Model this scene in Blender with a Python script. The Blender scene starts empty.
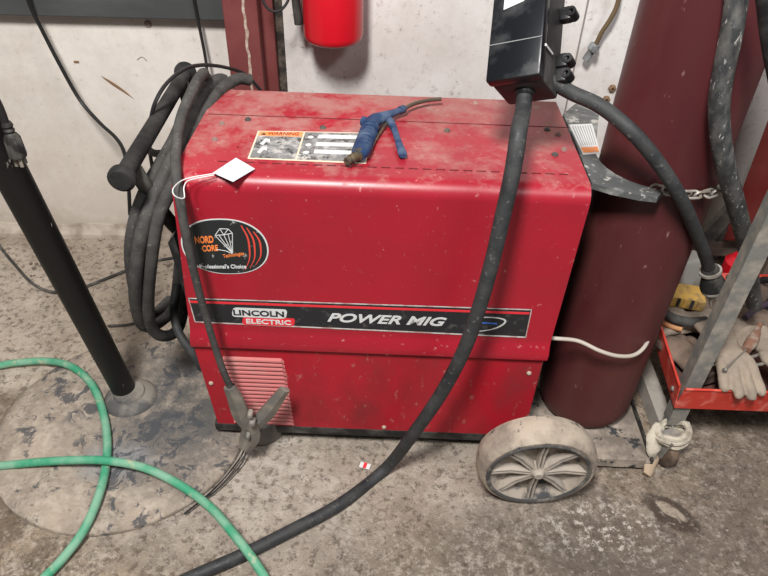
import bpy, bmesh, math, random
from mathutils import Vector, Matrix, noise
random.seed(7)
C = bpy.context.scene.collection
PI = math.pi
V = Vector
# ------------------------------------------------------------------ camera
PITCH, ROLL, YAW, FPX, H = 0.6812, 0.0342, -0.0279, 661.9, 1.3556
Fw = V((-math.sin(YAW)*math.cos(PITCH), math.cos(YAW)*math.cos(PITCH), -math.sin(PITCH)))
R0 = V((math.cos(YAW), math.sin(YAW), 0)); U0 = R0.cross(Fw)
Rt = math.cos(ROLL)*R0 + math.sin(ROLL)*U0; Up = -math.sin(ROLL)*R0 + math.cos(ROLL)*U0
CAM = V((0, 0, H))
cd = bpy.data.cameras.new('camera'); cam = bpy.data.objects.new('camera', cd); C.objects.link(cam)
m = Matrix((Rt, Up, -Fw)).transposed().to_4x4(); m.translation = CAM; cam.matrix_world = m
cd.sensor_width = 36; cd.lens = FPX/768*36; cd.clip_start = .02
bpy.context.scene.camera = cam
# surveying helpers: where a sight line meets a plane of the room
def dr(u, v): return Fw + Rt*((u-384)/FPX) + Up*((288-v)/FPX)
def oz(u, v, z=0.0): k = dr(u, v); return CAM + k*((z-H)/k.z)
def oy(u, v, y): k = dr(u, v); return CAM + k*(y/k.y)
WY = 1.94
WR, WO = -0.0359, V((-.3713, 1.057, 0))
WM = Matrix.Translation(WO) @ Matrix.Rotation(WR, 4, 'Z'); WI = WM.inverted()
def fr(u, v, b=0.0):           # machine coordinates on the front plane
    k = WI.to_3x3() @ dr(u, v); c = WI @ CAM; return c + k*((b-c.y)/k.y)
def tp(u, v, z=.752): return WI @ oz(u, v, z)

# ------------------------------------------------------------------ materials
MC = {}
def mat(name, col, rough=.6, metal=0., grime=None, gs=8., lo=.45, hi=.6, bump=.0, bs=60., spec=.28, grime2=None, g2s=30., lo2=.6, hi2=.66, stretch=(1,1,1), var=.0):
    if name in MC: return MC[name]
    mt = bpy.data.materials.new(name); mt.use_nodes = True; MC[name] = mt
    nt = mt.node_tree; N = nt.nodes; L = nt.links; b = N['Principled BSDF']
    b.inputs['Roughness'].default_value = rough; b.inputs['Metallic'].default_value = metal
    b.inputs['Specular IOR Level'].default_value = spec
    tc = N.new('ShaderNodeTexCoord'); mp = N.new('ShaderNodeMapping'); L.new(tc.outputs['Object'], mp.inputs[0]); mp.inputs['Scale'].default_value = stretch
    cur = N.new('ShaderNodeRGB'); cur.outputs[0].default_value = (*col, 1); c = cur.outputs[0]
    def nz(s, det=6, ro=.6):
        n = N.new('ShaderNodeTexNoise'); n.inputs['Scale'].default_value = s; n.inputs['Detail'].default_value = det; n.inputs['Roughness'].default_value = ro
        L.new(mp.outputs[0], n.inputs['Vector']); return n.outputs[0]
    def ramp(x, a, bb):
        r = N.new('ShaderNodeMapRange'); r.inputs[1].default_value = a; r.inputs[2].default_value = bb; L.new(x, r.inputs[0]); return r.outputs[0]
    def mix(f, a, bcol):
        x = N.new('ShaderNodeMix'); x.data_type = 'RGBA'; L.new(f, x.inputs[0]); L.new(a, x.inputs[6]); x.inputs[7].default_value = (*bcol, 1); return x.outputs[2]
    if var:
        c = mix(ramp(nz(gs*2.3), .3, .75), c, tuple(x*(1-var) for x in col))
    if grime:
        f = ramp(nz(gs), lo, hi); c = mix(f, c, grime)
        rr = N.new('ShaderNodeMapRange'); L.new(f, rr.inputs[0]); rr.inputs[3].default_value = rough; rr.inputs[4].default_value = min(1, max(rough, .8)); L.new(rr.outputs[0], b.inputs['Roughness'])
    if grime2: c = mix(ramp(nz(g2s, 4, .7), lo2, hi2), c, grime2)
    L.new(c, b.inputs['Base Color'])
    if bump:
        bn = N.new('ShaderNodeBump'); bn.inputs['Strength'].default_value = bump; bn.inputs['Distance'].default_value = .004
        L.new(nz(bs, 5), bn.inputs['Height']); L.new(bn.outputs[0], b.inputs['Normal'])
    return mt
DUST = (.42, .34, .28)
red = mat('red_paint', (.31, .009, .020), .34, grime=(.36, .05, .055), gs=5, lo=.45, hi=.85, bump=.05, bs=25, grime2=(.5, .2, .19), g2s=60, lo2=.69, hi2=.78)
redlow = mat('red_paint_scuffed', (.36, .011, .022), .4, grime=(.21, .016, .02), gs=9, lo=.42, hi=.7, bump=.12, bs=40, grime2=(.36, .16, .13), g2s=45, lo2=.6, hi2=.72, stretch=(1, 1, .5))
dred = mat('dusty_vent_paint', (.42, .13, .125), .8, grime=(.36, .2, .17), gs=20, lo=.5, hi=.8)
black = mat('black_plastic', (.012, .012, .013), .4, grime=(.08, .075, .07), gs=14, lo=.5, hi=.8)
blackm = mat('black_dusty_metal', (.014, .014, .014), .5, grime=(.09, .082, .073), gs=16, lo=.45, hi=.7, bump=.1)
cable = mat('grey_rubber_cable', (.036, .034, .032), .7, spec=.2, grime=(.078, .073, .068), gs=28, lo=.35, hi=.75, grime2=(.16, .15, .138), g2s=95, lo2=.58, hi2=.78, bump=.2, bs=90)
cable2 = mat('dark_rubber_cable', (.020, .021, .023), .5, spec=.3, grime=(.046, .046, .045), gs=28, lo=.35, hi=.75, grime2=(.15, .145, .135), g2s=90, lo2=.6, hi2=.76, bump=.15, bs=90)
hosed = mat('scuffed_black_hose', (.032, .034, .035), .5, spec=.3, grime=(.095, .09, .083), gs=60, lo=.40, hi=.66, stretch=(1, 1, .5), bump=.3, bs=110, grime2=(.38, .36, .33), g2s=110, lo2=.6, hi2=.68)
thinblk = mat('thin_black_cord', (.015, .014, .014), .45)
maroon = mat('maroon_cylinder_paint', (.066, .013, .015), .42, spec=.4, grime=(.10, .028, .023), gs=4, lo=.4, hi=.7, grime2=(.26, .15, .13), g2s=45, lo2=.66, hi2=.74, bump=.05, bs=30, stretch=(1, 1, .35))
tan = mat('tan_dust_rubber', (.38, .315, .25), .9, spec=.2, grime=(.22, .18, .145), gs=14, lo=.42, hi=.62, bump=.6, bs=60, grime2=(.06, .06, .063), g2s=24, lo2=.585, hi2=.65)
rimd = mat('grimy_rim', (.30, .255, .21), .85, grime=(.05, .05, .053), gs=13, lo=.50, hi=.60, bump=.3, bs=70)
tanhub = mat('tan_dust_hub', (.36, .31, .26), .85, grime=(.2, .18, .165), gs=14, lo=.5, hi=.68, bump=.3, bs=80)
dusty = mat('dust_covered_plate', (.36, .30, .245), .9, spec=.2, grime=(.17, .14, .115), gs=12, lo=.42, hi=.6, bump=.7, bs=40, grime2=(.045, .045, .048), g2s=18, lo2=.57, hi2=.62)
BASE_PLACEHOLDER = None
galv = mat('galvanised_steel', (.17, .165, .15), .65, .1, grime=(.32, .275, .225), gs=26, lo=.45, hi=.7, bump=.2, bs=80, grime2=(.25, .12, .06), g2s=30, lo2=.68, hi2=.76)
steel = mat('worn_steel', (.17, .16, .145), .45, .4, grime=(.26, .225, .18), gs=25, lo=.42, hi=.65, bump=.2)
darksteel = mat('dark_steel', (.09, .085, .08), .5, .4, grime=(.16, .14, .12), gs=20)
chainm = mat('zinc_chain', (.45, .42, .38), .4, .6, grime=(.25, .21, .17), gs=40)
white = mat('white_label', (.56, .56, .55), .6, grime=(.5, .47, .44), gs=30, lo=.55, hi=.8)
paper = mat('white_paper', (.50, .54, .58), .8)
orange = mat('orange_label', (.75, .22, .05), .6, grime=(.6, .28, .15), gs=40)
lblblk = mat('black_label', (.018, .018, .02), .45, spec=.3, grime=(.12, .115, .11), gs=40, lo=.55, hi=.8)
lblgrey = mat('scratched_grey_label', (.16, .16, .16), .5, grime=(.38, .36, .34), gs=40, lo=.48, hi=.64, grime2=(.05, .05, .05), g2s=55, lo2=.55, hi2=.6)
silver = mat('silver_line', (.5, .47, .45), .5, grime=(.35, .2, .18), gs=30)
redlbl = mat('red_label', (.62, .03, .04), .5)
blue = mat('blue_plastic', (.012, .032, .085), .5, grime=(.07, .1, .16), gs=30, lo=.45, hi=.7, bump=.15, bs=150)
bluehl = mat('blue_ink', (.05, .15, .5), .5)
brass = mat('tarnished_brass', (.16, .12, .07), .42, .6, grime=(.08, .07, .06), gs=60)
tubebr = mat('bronze_tube', (.13, .10, .075), .45, .5)
green = mat('green_hose_rubber', (.045, .26, .145), .55, spec=.25, grime=(.17, .34, .23), gs=14, lo=.42, hi=.6, grime2=(.36, .37, .25), g2s=22, lo2=.56, hi2=.7, bump=.1)
exred = mat('extinguisher_red', (.55, .008, .018), .3, spec=.5)
rack = mat('red_tray_paint', (.52, .045, .03), .45, grime=(.8, .3, .24), gs=18, lo=.5, hi=.75, bump=.1)
wht = mat('white_hose', (.40, .35, .30), .5, grime=(.35, .3, .25), gs=30, lo=.5, hi=.8)
glovem = mat('tan_glove_cloth', (.30, .24, .185), .95, grime=(.19, .155, .125), gs=16, lo=.4, hi=.7, bump=.5, bs=220)
glove2 = mat('brown_glove_leather', (.17, .12, .09), .9, grime=(.08, .06, .05), gs=16, lo=.4, hi=.7, bump=.4, bs=150)
rag = mat('cream_cloth', (.46, .41, .33), .95, grime=(.22, .19, .15), gs=30, lo=.45, hi=.62, bump=.5, bs=200)
yellow = mat('yellow_plastic', (.55, .33, .08), .6, grime=(.3, .2, .08), gs=30)
greyp = mat('grey_plastic', (.22, .24, .24), .6, grime=(.13, .13, .13), gs=30)
posts = mat('red_oxide_steel', (.13, .032, .03), .6, grime=(.17, .045, .042), gs=6, lo=.4, hi=.7, bump=.2, bs=30, grime2=(.3, .22, .18), g2s=30, lo2=.66, hi2=.72)
beamg = mat('grey_beam', (.05, .052, .052), .6, grime=(.095, .097, .095), gs=6, lo=.4, hi=.7, bump=.15, grime2=(.06, .06, .06), g2s=25, lo2=.62, hi2=.7, stretch=(.3, 1, 1))
boxred = mat('red_cabinet_paint', (.10, .010, .009), .45, grime=(.14, .025, .02), gs=6, lo=.4, hi=.8)
cardb = mat('grey_cardboard', (.36, .33, .29), .95, grime=(.25, .22, .19), gs=12)
rust = mat('rusty_paint_edge', (.3, .2, .15), .9, grime=(.45, .38, .32), gs=50, bump=.4)

def nodemat(name): 
    mt = bpy.data.materials.new(name); mt.use_nodes = True; return mt, mt.node_tree.nodes, mt.node_tree.links
class NB:
    def __init__(s, name):
        s.m, s.N, s.L = nodemat(name); s.b = s.N['Principled BSDF']; s.b.inputs['Specular IOR Level'].default_value = .2; s.tc = s.N.new('ShaderNodeTexCoord').outputs['Object']
    def noise(s, sc, det=6, ro=.6, vec=None, dist=0):
        n = s.N.new('ShaderNodeTexNoise'); n.inputs['Scale'].default_value = sc; n.inputs['Detail'].default_value = det; n.inputs['Roughness'].default_value = ro; n.inputs['Distortion'].default_value = dist
        s.L.new(vec or s.tc, n.inputs['Vector']); return n.outputs[0]
    def ramp(s, x, a, b, c=0., d=1.):
        r = s.N.new('ShaderNodeMapRange'); 
        for i, q in enumerate((a, b, c, d)): r.inputs[i+1].default_value = q
        s.L.new(x, r.inputs[0]); return r.outputs[0]
    def mix(s, f, a, b):
        x = s.N.new('ShaderNodeMix'); x.data_type = 'RGBA'
        if isinstance(f, float): x.inputs[0].default_value = f
        else: s.L.new(f, x.inputs[0])
        for i, q in ((6, a), (7, b)):
            if isinstance(q, tuple): x.inputs[i].default_value = (*q, 1)
            else: s.L.new(q, x.inputs[i])
        return x.outputs[2]
    def math(s, op, a, b=None):
        x = s.N.new('ShaderNodeMath'); x.operation = op
        for i, q in enumerate((a, b)):
            if q is None: continue
            if isinstance(q, (int, float)): x.inputs[i].default_value = q
            else: s.L.new(q, x.inputs[i])
        return x.outputs[0]
    def blob(s, cx, cy, rx, ry, wob=.35, wsc=9., edge=.25, rot=0):
        mp = s.N.new('ShaderNodeMapping'); mp.vector_type = 'TEXTURE'; s.L.new(s.tc, mp.inputs[0])
        mp.inputs['Location'].default_value = (cx, cy, 0); mp.inputs['Rotation'].default_value = (0, 0, rot); mp.inputs['Scale'].default_value = (rx, ry, 1)
        ln = s.N.new('ShaderNodeVectorMath'); ln.operation = 'LENGTH'; s.L.new(mp.outputs[0], ln.inputs[0])
        w = s.math('MULTIPLY', s.math('SUBTRACT', s.noise(wsc, 5, .6), .5), wob*3)
        return s.ramp(s.math('ADD', ln.outputs['Value'], w), 1+edge, 1-edge)
    def bump(s, h, st=.5, dist=.006):
        bn = s.N.new('ShaderNodeBump'); bn.inputs['Strength'].default_value = st; bn.inputs['Distance'].default_value = dist
        s.L.new(h, bn.inputs['Height']); s.L.new(bn.outputs[0], s.b.inputs['Normal'])
def floor_mat():
    n = NB('dirty_concrete'); 
    c = n.mix(n.ramp(n.noise(3.4, 10, .75), .42, .57), (.36, .28, .205), (.125, .093, .067))
    c = n.mix(n.math('MULTIPLY', n.ramp(n.noise(11, 12, .8), .50, .56), .75), c, (.46, .385, .31)); c = n.mix(n.math('MULTIPLY', n.ramp(n.noise(17, 12, .8, None, .4), .50, .56), .75), c, (.105, .08, .06))
    # pale dust near the wall and round the stand, left side
    c = n.mix(n.blob(-.95, 1.6, .95, .55, .25, 6, .5), c, n.mix(n.ramp(n.noise(14, 8, .7), .4, .62), (.52, .44, .36), (.40, .325, .26)))
    c = n.mix(n.blob(-.1, .92, .45, .22, .3, 7, .5), c, n.mix(n.ramp(n.noise(22, 8, .7), .42, .6), (.44, .385, .33), (.33, .28, .23)))
    # brown oil soaked zones
    c = n.mix(n.math('MULTIPLY', n.blob(.44, .70, .34, .17, .5, 6, .4), .95), c, (.13, .105, .085))
    c = n.mix(n.math('MULTIPLY', n.blob(.98, .86, .34, .24, .5, 7, .5), .7), c, (.14, .11, .09))
    c = n.mix(n.math('MULTIPLY', n.blob(.05, .72, .18, .14, .5, 8, .5), .6), c, (.16, .13, .105))
    c = n.mix(n.math('MULTIPLY', n.blob(-.93, .95, .2, .26, .25, 8, .15), .85), c, (.17, .125, .088))
    # flaked white spots
    f = n.math('MULTIPLY', n.ramp(n.noise(34, 6, .75), .545, .60), n.ramp(n.noise(4.5, 4, .6), .46, .56))
    c = n.mix(n.math('MULTIPLY', f, .45), c, (.48, .42, .35))
    f = n.math('MULTIPLY', n.ramp(n.noise(55, 6, .75), .53, .59), n.blob(.55, .82, .13, .07, .5, 12, .4)); c = n.mix(n.math('MULTIPLY', f, .9), c, (.56, .51, .44))
    f = n.math('MULTIPLY', n.ramp(n.noise(50, 6, .75), .50, .58), n.blob(.16, .74, .2, .09, .5, 12, .5)); c = n.mix(n.math('MULTIPLY', f, .5), c, (.5, .45, .38))
    p = oz(671, 513); dk = n.blob(p.x, p.y, .070, .036, .25, 22, .12, -.75); c = n.mix(n.math('MULTIPLY', dk, .9), c, (.06, .043, .033))
    dk2 = n.blob(p.x+.002, p.y+.008, .036, .014, .25, 22, .12, -.75); c = n.mix(n.math('MULTIPLY', dk2, .85), c, (.40, .33, .26))
    c = n.mix(n.math('MULTIPLY', n.ramp(n.noise(1.7, 4, .6), .46, .6), .5), c, n.mix(n.ramp(n.noise(8, 10, .8), .45, .55), (.19, .145, .105), (.30, .235, .17)))
    # dark specks and cracks
    c = n.mix(n.math('MULTIPLY', n.ramp(n.noise(48, 9, .8), .52, .58), .7), c, (.085, .065, .05)); c = n.mix(n.math('MULTIPLY', n.ramp(n.noise(63, 9, .8), .54, .62), .5), c, (.52, .45, .38))
    vo = n.N.new('ShaderNodeTexVoronoi'); vo.feature = 'DISTANCE_TO_EDGE'; vo.inputs['Scale'].default_value = 3.2
    wv = n.N.new('ShaderNodeVectorMath'); wv.operation = 'MULTIPLY_ADD'; nn = n.N.new('ShaderNodeTexNoise'); nn.inputs['Scale'].default_value = 9; n.L.new(n.tc, nn.inputs['Vector'])
    n.L.new(nn.outputs['Color'], wv.inputs[0]); wv.inputs[1].default_value = (.25, .25, .25); n.L.new(n.tc, wv.inputs[2]); n.L.new(wv.outputs[0], vo.inputs['Vector'])
    cr = n.math('MULTIPLY', n.ramp(vo.outputs[0], .012, .003), n.ramp(n.noise(2.2, 3), .5, .58)); c = n.mix(n.math('MULTIPLY', cr, .45), c, (.12, .09, .07))
    n.L.new(c, n.b.inputs['Base Color'])
    n.L.new(n.ramp(n.noise(6, 5), .35, .65, .62, .92), n.b.inputs['Roughness'])
    n.bump(n.math('ADD', n.noise(28, 10, .75), n.math('MULTIPLY', n.noise(150, 4, .7), .35)), .9, .012)
    return n.m
def base_mat():
    n = NB('dirty_base_plate')
    c = n.mix(n.ramp(n.noise(7, 10, .7), .38, .62), (.35, .285, .225), (.19, .155, .125))
    c = n.mix(n.math('MULTIPLY', n.ramp(n.noise(26, 8, .75), .46, .6), .6), c, (.46, .39, .32))
    # scuffed bare grey half towards the machine
    c = n.mix(n.math('MULTIPLY', n.blob(.13, .06, .2, .24, .4, 9, .45), n.ramp(n.noise(16, 9, .75), .34, .54)), c, (.10, .094, .09))
    c = n.mix(n.math('MULTIPLY', n.blob(.02, -.13, .08, .05, .5, 14, .4), .7), c, (.21, .215, .225))
    sp = n.ramp(n.noise(19, 9, .72, None, .6), .54, .575); reg = n.ramp(n.noise(5, 3), .38, .48)
    c = n.mix(n.math('MULTIPLY', n.math('MULTIPLY', sp, reg), .85), c, (.055, .058, .065))
    c = n.mix(n.math('MULTIPLY', n.ramp(n.noise(60, 6, .7), .60, .66), .7), c, (.12, .10, .085))
    n.L.new(c, n.b.inputs['Base Color']); n.b.inputs['Roughness'].default_value = .85; n.b.inputs['Specular IOR Level'].default_value = .25
    n.bump(n.math('ADD', n.noise(22, 10, .75), n.math('MULTIPLY', n.noise(120, 4, .7), .4)), .7, .009)
    return n.m
def wall_mat():
    n = NB('grimy_white_wall')
    c = n.mix(n.ramp(n.noise(2.0, 6, .6), .35, .7), (.70, .67, .65), (.60, .565, .535))
    c = n.mix(n.math('MULTIPLY', n.ramp(n.noise(6, 10, .78), .46, .62), .6), c, (.53, .485, .445)); c = n.mix(n.math('MULTIPLY', n.ramp(n.noise(30, 10, .8), .55, .63), .5), c, (.38, .335, .30))
    c = n.mix(n.math('MULTIPLY', n.ramp(n.noise(60, 4, .7), .675, .7), .7), c, (.22, .18, .15))
    sp = n.N.new('ShaderNodeSeparateXYZ'); n.L.new(n.tc, sp.inputs[0]); z = sp.outputs[2]; x = sp.outputs[0]
    h = n.math('ADD', z, n.math('MULTIPLY', n.math('SUBTRACT', n.noise(7, 8, .7), .5), .22))
    c = n.mix(n.math('MULTIPLY', n.ramp(h, .5, .02), .6), c, (.46, .385, .31))
    c = n.mix(n.ramp(h, .095, .045), c, (.40, .33, .27))
    c = n.mix(n.math('MULTIPLY', n.ramp(x, -.15, -.75), .55), c, n.mix(n.ramp(n.noise(4, 9, .75), .4, .62), (.66, .59, .51), (.50, .43, .36)))
    # noisy grey band behind and below the extinguisher
    g = n.math('MULTIPLY', n.ramp(n.noise(9, 6, .7), .42, .62), n.math('MULTIPLY', n.ramp(n.math('ABSOLUTE', n.math('ADD', x, .16)), .14, .05), n.ramp(z, .5, .6)))
    c = n.mix(n.math('MULTIPLY', g, .45), c, (.33, .29, .27))
    n.L.new(c, n.b.inputs['Base Color']); n.b.inputs['Roughness'].default_value = .6
    n.bump(n.noise(20, 8, .6), .25, .004)
    return n.m
def top_mat():
    n = NB('red_paint_dusty_top'); n.b.inputs['Specular IOR Level'].default_value = .45
    c = n.mix(n.ramp(n.noise(3.5, 5), .35, .7), (.315, .008, .020), (.24, .010, .020))
    sp = n.N.new('ShaderNodeSeparateXYZ'); n.L.new(n.tc, sp.inputs[0]); y = sp.outputs[1]; z = sp.outputs[2]
    upf = n.ramp(z, .735, .75); bk = n.ramp(y, .02, .40, .02, .17)
    d = n.ramp(n.math('ADD', n.noise(13, 9, .75), bk), .52, .72)
    c = n.mix(n.math('MULTIPLY', n.math('MULTIPLY', d, upf), .68), c, (.34, .19, .165))
    e = n.math('MULTIPLY', n.ramp(n.math('ADD', n.noise(20, 8, .75), bk), .74, .82), upf); c = n.mix(n.math('MULTIPLY', e, .8), c, (.33, .27, .21))
    c = n.mix(n.math('MULTIPLY', n.ramp(n.noise(70, 5, .7), .63, .7), .5), c, (.58, .3, .28))
    n.L.new(c, n.b.inputs['Base Color']); n.L.new(n.ramp(n.math('MULTIPLY', d, upf), 0, 1, .36, .8), n.b.inputs['Roughness'])
    n.bump(n.noise(30, 5), .06, .004)
    return n.m

# ------------------------------------------------------------------ mesh helpers
def cr(pts, n=8):
    P = [V(p) for p in pts]; P = [P[0]*2-P[1]] + P + [P[-1]*2-P[-2]]; out = []
    for i in range(1, len(P)-2):
        a, b, c, d = P[i-1:i+3]
        for k in range(n):
            t = k/n; out.append(.5*((2*b)+(c-a)*t+(2*a-5*b+4*c-d)*t*t+(3*b-a-3*c+d)*t**3))
    out.append(P[-2]); return out
def tube(bm, pts, r, seg=12, smooth=6, caps=True, flat=1.0, closed=False, up=None):
    P = cr(pts, smooth) if smooth > 1 else [V(p) for p in pts]
    n = len(P); rad = r if callable(r) else (lambda t: r)
    T = []
    for i in range(n):
        a = P[(i-1) % n] if closed else P[max(i-1, 0)]; b = P[(i+1) % n] if closed else P[min(i+1, n-1)]
        T.append((b-a).normalized())
    nrm = up.copy() if up else (V((0, 0, 1)) if abs(T[0].z) < .9 else V((1, 0, 0)))
    rings = []
    for i in range(n):
        nrm = (nrm - T[i]*nrm.dot(T[i])).normalized(); bn = T[i].cross(nrm); rr = rad(i/(n-1))
        rings.append([bm.verts.new(P[i] + nrm*(math.cos(2*PI*k/seg)*rr*flat) + bn*(math.sin(2*PI*k/seg)*rr)) for k in range(seg)])
    for i in range(n if closed else n-1):
        a, b = rings[i], rings[(i+1) % n]
        for k in range(seg): bm.faces.new((a[k], a[(k+1) % seg], b[(k+1) % seg], b[k]))
    if caps and not closed:
        bm.faces.new(rings[0][::-1]); bm.faces.new(rings[-1])
    return bm
def lathe(bm, prof, M=None, seg=48, a0=0., a1=2*PI):
    M = M or Matrix(); rings = []
    for r, z in prof:
        if r < 1e-6: rings.append([bm.verts.new(M @ V((0, 0, z)))])
        else: rings.append([bm.verts.new(M @ V((r*math.cos(2*PI*k/seg), r*math.sin(2*PI*k/seg), z))) for k in range(seg)])
    for a, b in zip(rings, rings[1:]):
        for k in range(seg):
            q = [a[k % len(a)], a[(k+1) % seg % len(a)] if len(a) > 1 else a[0], b[(k+1) % seg] if len(b) > 1 else b[0], b[k % len(b)]]
            u = []
            for x in q:
                if x not in u: u.append(x)
            if len(u) > 2: bm.faces.new(u)
    return bm
def prism(bm, poly, off, bev=0.):       # polygon of 3D points pushed along off
    off = V(off); a = [bm.verts.new(V(p)) for p in poly]; b = [bm.verts.new(V(p)+off) for p in poly]; n = len(a)
    f = [bm.faces.new(a[::-1]), bm.faces.new(b)] + [bm.faces.new((a[i], a[(i+1) % n], b[(i+1) % n], b[i])) for i in range(n)]
    return bm
def box(bm, c, s, M=None, bev=0., seg=2):
    M = M or Matrix(); g = bmesh.ops.create_cube(bm, size=1, matrix=M @ Matrix.Translation(V(c)) @ Matrix.Diagonal((*s, 1)))
    if bev:
        es = set(e for v in g['verts'] for e in v.link_edges); bmesh.ops.bevel(bm, geom=list(es), offset=bev, segments=seg, affect='EDGES', profile=.5)
    return bm
def NBM(): return bmesh.new()
def align(p, d, up=None):
    d = V(d).normalized(); q = d.to_track_quat('Z', 'Y'); return Matrix.Translation(V(p)) @ q.to_matrix().to_4x4()
def frame(o, x, y):
    x = V(x).normalized(); z = x.cross(V(y)).normalized(); y = z.cross(x); m = Matrix((x, y, z)).transposed().to_4x4(); m.translation = V(o); return m
def obj(name, bm, mt, parent=None, smooth=True, label=None, ang=40, keep=False):
    bmesh.ops.recalc_face_normals(bm, faces=bm.faces)
    me = bpy.data.meshes.new(name)
    if parent is None and keep: o0 = V((0, 0, 0))
    elif parent is None:                                 # origin at the thing's base
        vs = [v.co for v in bm.verts]; o0 = V(((min(v.x for v in vs)+max(v.x for v in vs))/2, (min(v.y for v in vs)+max(v.y for v in vs))/2, min(v.z for v in vs)))
        bm.transform(Matrix.Translation(-o0))
    bm.to_mesh(me); bm.free()
    if smooth:
        for p in me.polygons: p.use_smooth = True
        me.set_sharp_from_angle(angle=math.radians(ang))
    o = bpy.data.objects.new(name, me); C.objects.link(o); me.materials.append(mt)
    if parent is None: o.location = o0
    else: o.parent = parent
    if label: o['label'] = label
    return o
INV = {}
def thing(name, label, cat, loc=(0, 0, 0), rz=0., group=None):   # an Empty; children are given in world coordinates
    o = bpy.data.objects.new(name, None); C.objects.link(o); o.location = loc; o.rotation_euler = (0, 0, rz); o.empty_display_size = .05
    o['label'] = label; o['category'] = cat
    if group: o['group'] = group
    INV[o] = (Matrix.Translation(V(loc)) @ Matrix.Rotation(rz, 4, 'Z')).inverted()
    return o
def part(name, bm, mt, root, sub=None, **k):         # world-coordinate part of root (sub: sub-part of that part)
    bm.transform(INV[root]); return obj(name, bm, mt, sub or root, **k)
def tag(o, label, cat, group=None):
    o['label'] = label; o['category'] = cat
    if group: o['group'] = group
    return o
def struct(name, bm, mt, **k): o = obj(name, bm, mt, keep=True, **k); o['kind'] = 'structure'; return o
def text_bm(body, M, w, h, shear=0., bold=.0, depth=.0004):
    cu = bpy.data.curves.new('t', 'FONT'); cu.body = body; cu.size = 1; cu.shear = shear; cu.offset = bold; cu.extrude = .01
    to = bpy.data.objects.new('t', cu); C.objects.link(to); dg = bpy.context.evaluated_depsgraph_get(); me = bpy.data.meshes.new_from_object(to.evaluated_get(dg))
    bm = NBM(); bm.from_mesh(me); bpy.data.objects.remove(to); bpy.data.curves.remove(cu); bpy.data.meshes.remove(me)
    xs = [v.co.x for v in bm.verts]; ys = [v.co.y for v in bm.verts]; x0, x1, y0, y1 = min(xs), max(xs), min(ys), max(ys)
    for v in bm.verts: v.co = V(((v.co.x-x0)/(x1-x0)*w, (v.co.y-y0)/(y1-y0)*h, v.co.z/.01*depth))
    bm.transform(M); return bm
def rope(name, pts, r, mt, label, cat, parent=None, seg=12, smooth=7, group=None):
    bm = tube(NBM(), pts, r, seg, smooth)
    o = obj(name, bm, mt); return tag(o, label, cat, group)

# ------------------------------------------------------------------ the setting
FL = floor_mat(); WL = wall_mat()
bm = NBM(); bmesh.ops.create_grid(bm, x_segments=220, y_segments=150, size=.5, matrix=Matrix.Translation((0, .97, 0)) @ Matrix.Diagonal((4.4, 2.1, 1, 1)))
for v in bm.verts:
    p = v.co; d = noise.noise(p*6)*.0025+noise.noise(p*19)*.0015-.003
    if p.y > 1.75: d += max(0, (p.y-1.75)/.2)*.014*(1+noise.noise(p*9)) 
    v.co.z = d
struct('floor', bm, FL)
bm = NBM(); box(bm, (0, WY+.05, 1.25), (4.4, .1, 2.5)); wall = struct('wall_back', bm, WL, smooth=False)
# chipped low ledge at the foot of the wall
bm = NBM(); prof = [(0, 0), (-.035, .0), (-.03, .022), (-.012, .034), (-.006, .05), (0, .052)]
rs = []
for i in range(161):
    x = -2.2+4.4*i/160; w = 1+.35*noise.noise(V((x*7, 0, 3))); rs.append([bm.verts.new((x, WY+a*w, b*w)) for a, b in prof])
for a, b in zip(rs, rs[1:]):
    for k in range(len(prof)-1): bm.faces.new((a[k], a[k+1], b[k+1], b[k]))
struct('baseboard_back', bm, mat('dusty_ledge', (.45, .385, .32), .9, grime=(.27, .215, .17), gs=12, lo=.42, hi=.6, bump=.5, bs=60))
# grey rail on the wall, top left
z0 = oy(100, 18, WY-.04).z
bm = NBM(); box(bm, (-1.3, WY-.02, z0+.06), (1.8-.02, .04, .12), bev=.004); struct('trim_1', bm, beamg, smooth=False)
# red oxide steel column
a = oy(228, 40, WY-.06); bm = NBM(); 
xl = oy(226, 40, WY-.10).x; xr = oy(260, 40, WY-.10).x; xe = oy(275, 40, WY-.04).x
box(bm, ((xl+xr)/2, WY-.05, 1.25), (xr-xl, .1, 2.5), bev=.004); box(bm, ((xr+xe)/2-.004, WY-.02, 1.25), (xe-xr+.008, .04, 2.5), bev=.003)
col = struct('trim_2', bm, posts, smooth=False)
bm = NBM()
pts = [V((xl+(xr-xl)*.62+.006*noise.noise(V((0, 0, z*30))), WY-.101, z)) for z in [.45+.02*i for i in range(30)]]
tube(bm, pts, lambda t: .004+.003*abs(noise.noise(V((t*40, 2, 0)))), 6, 1, flat=.4, up=V((0, 1, 0)))
part_ = obj('weld_seam', bm, rust, None); part_['kind'] = 'structure'; part_.name = 'trim_3'
# dark gap strip right of the column and the panel joint on the right
bm = NBM(); box(bm, (xe+.010, WY-.004, 1.25), (.022, .01, 2.5)); struct('trim_4', bm, mat('dark_gap', (.03, .025, .022), .9, grime=(.1, .08, .06), gs=30), smooth=False)
xj = oy(582, 30, WY).x
bm = NBM(); box(bm, (xj, WY-.001, 1.25), (.004, .004, 2.5)); struct('trim_5', bm, mat('panel_joint', (.25, .22, .2), .9), smooth=False)
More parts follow.
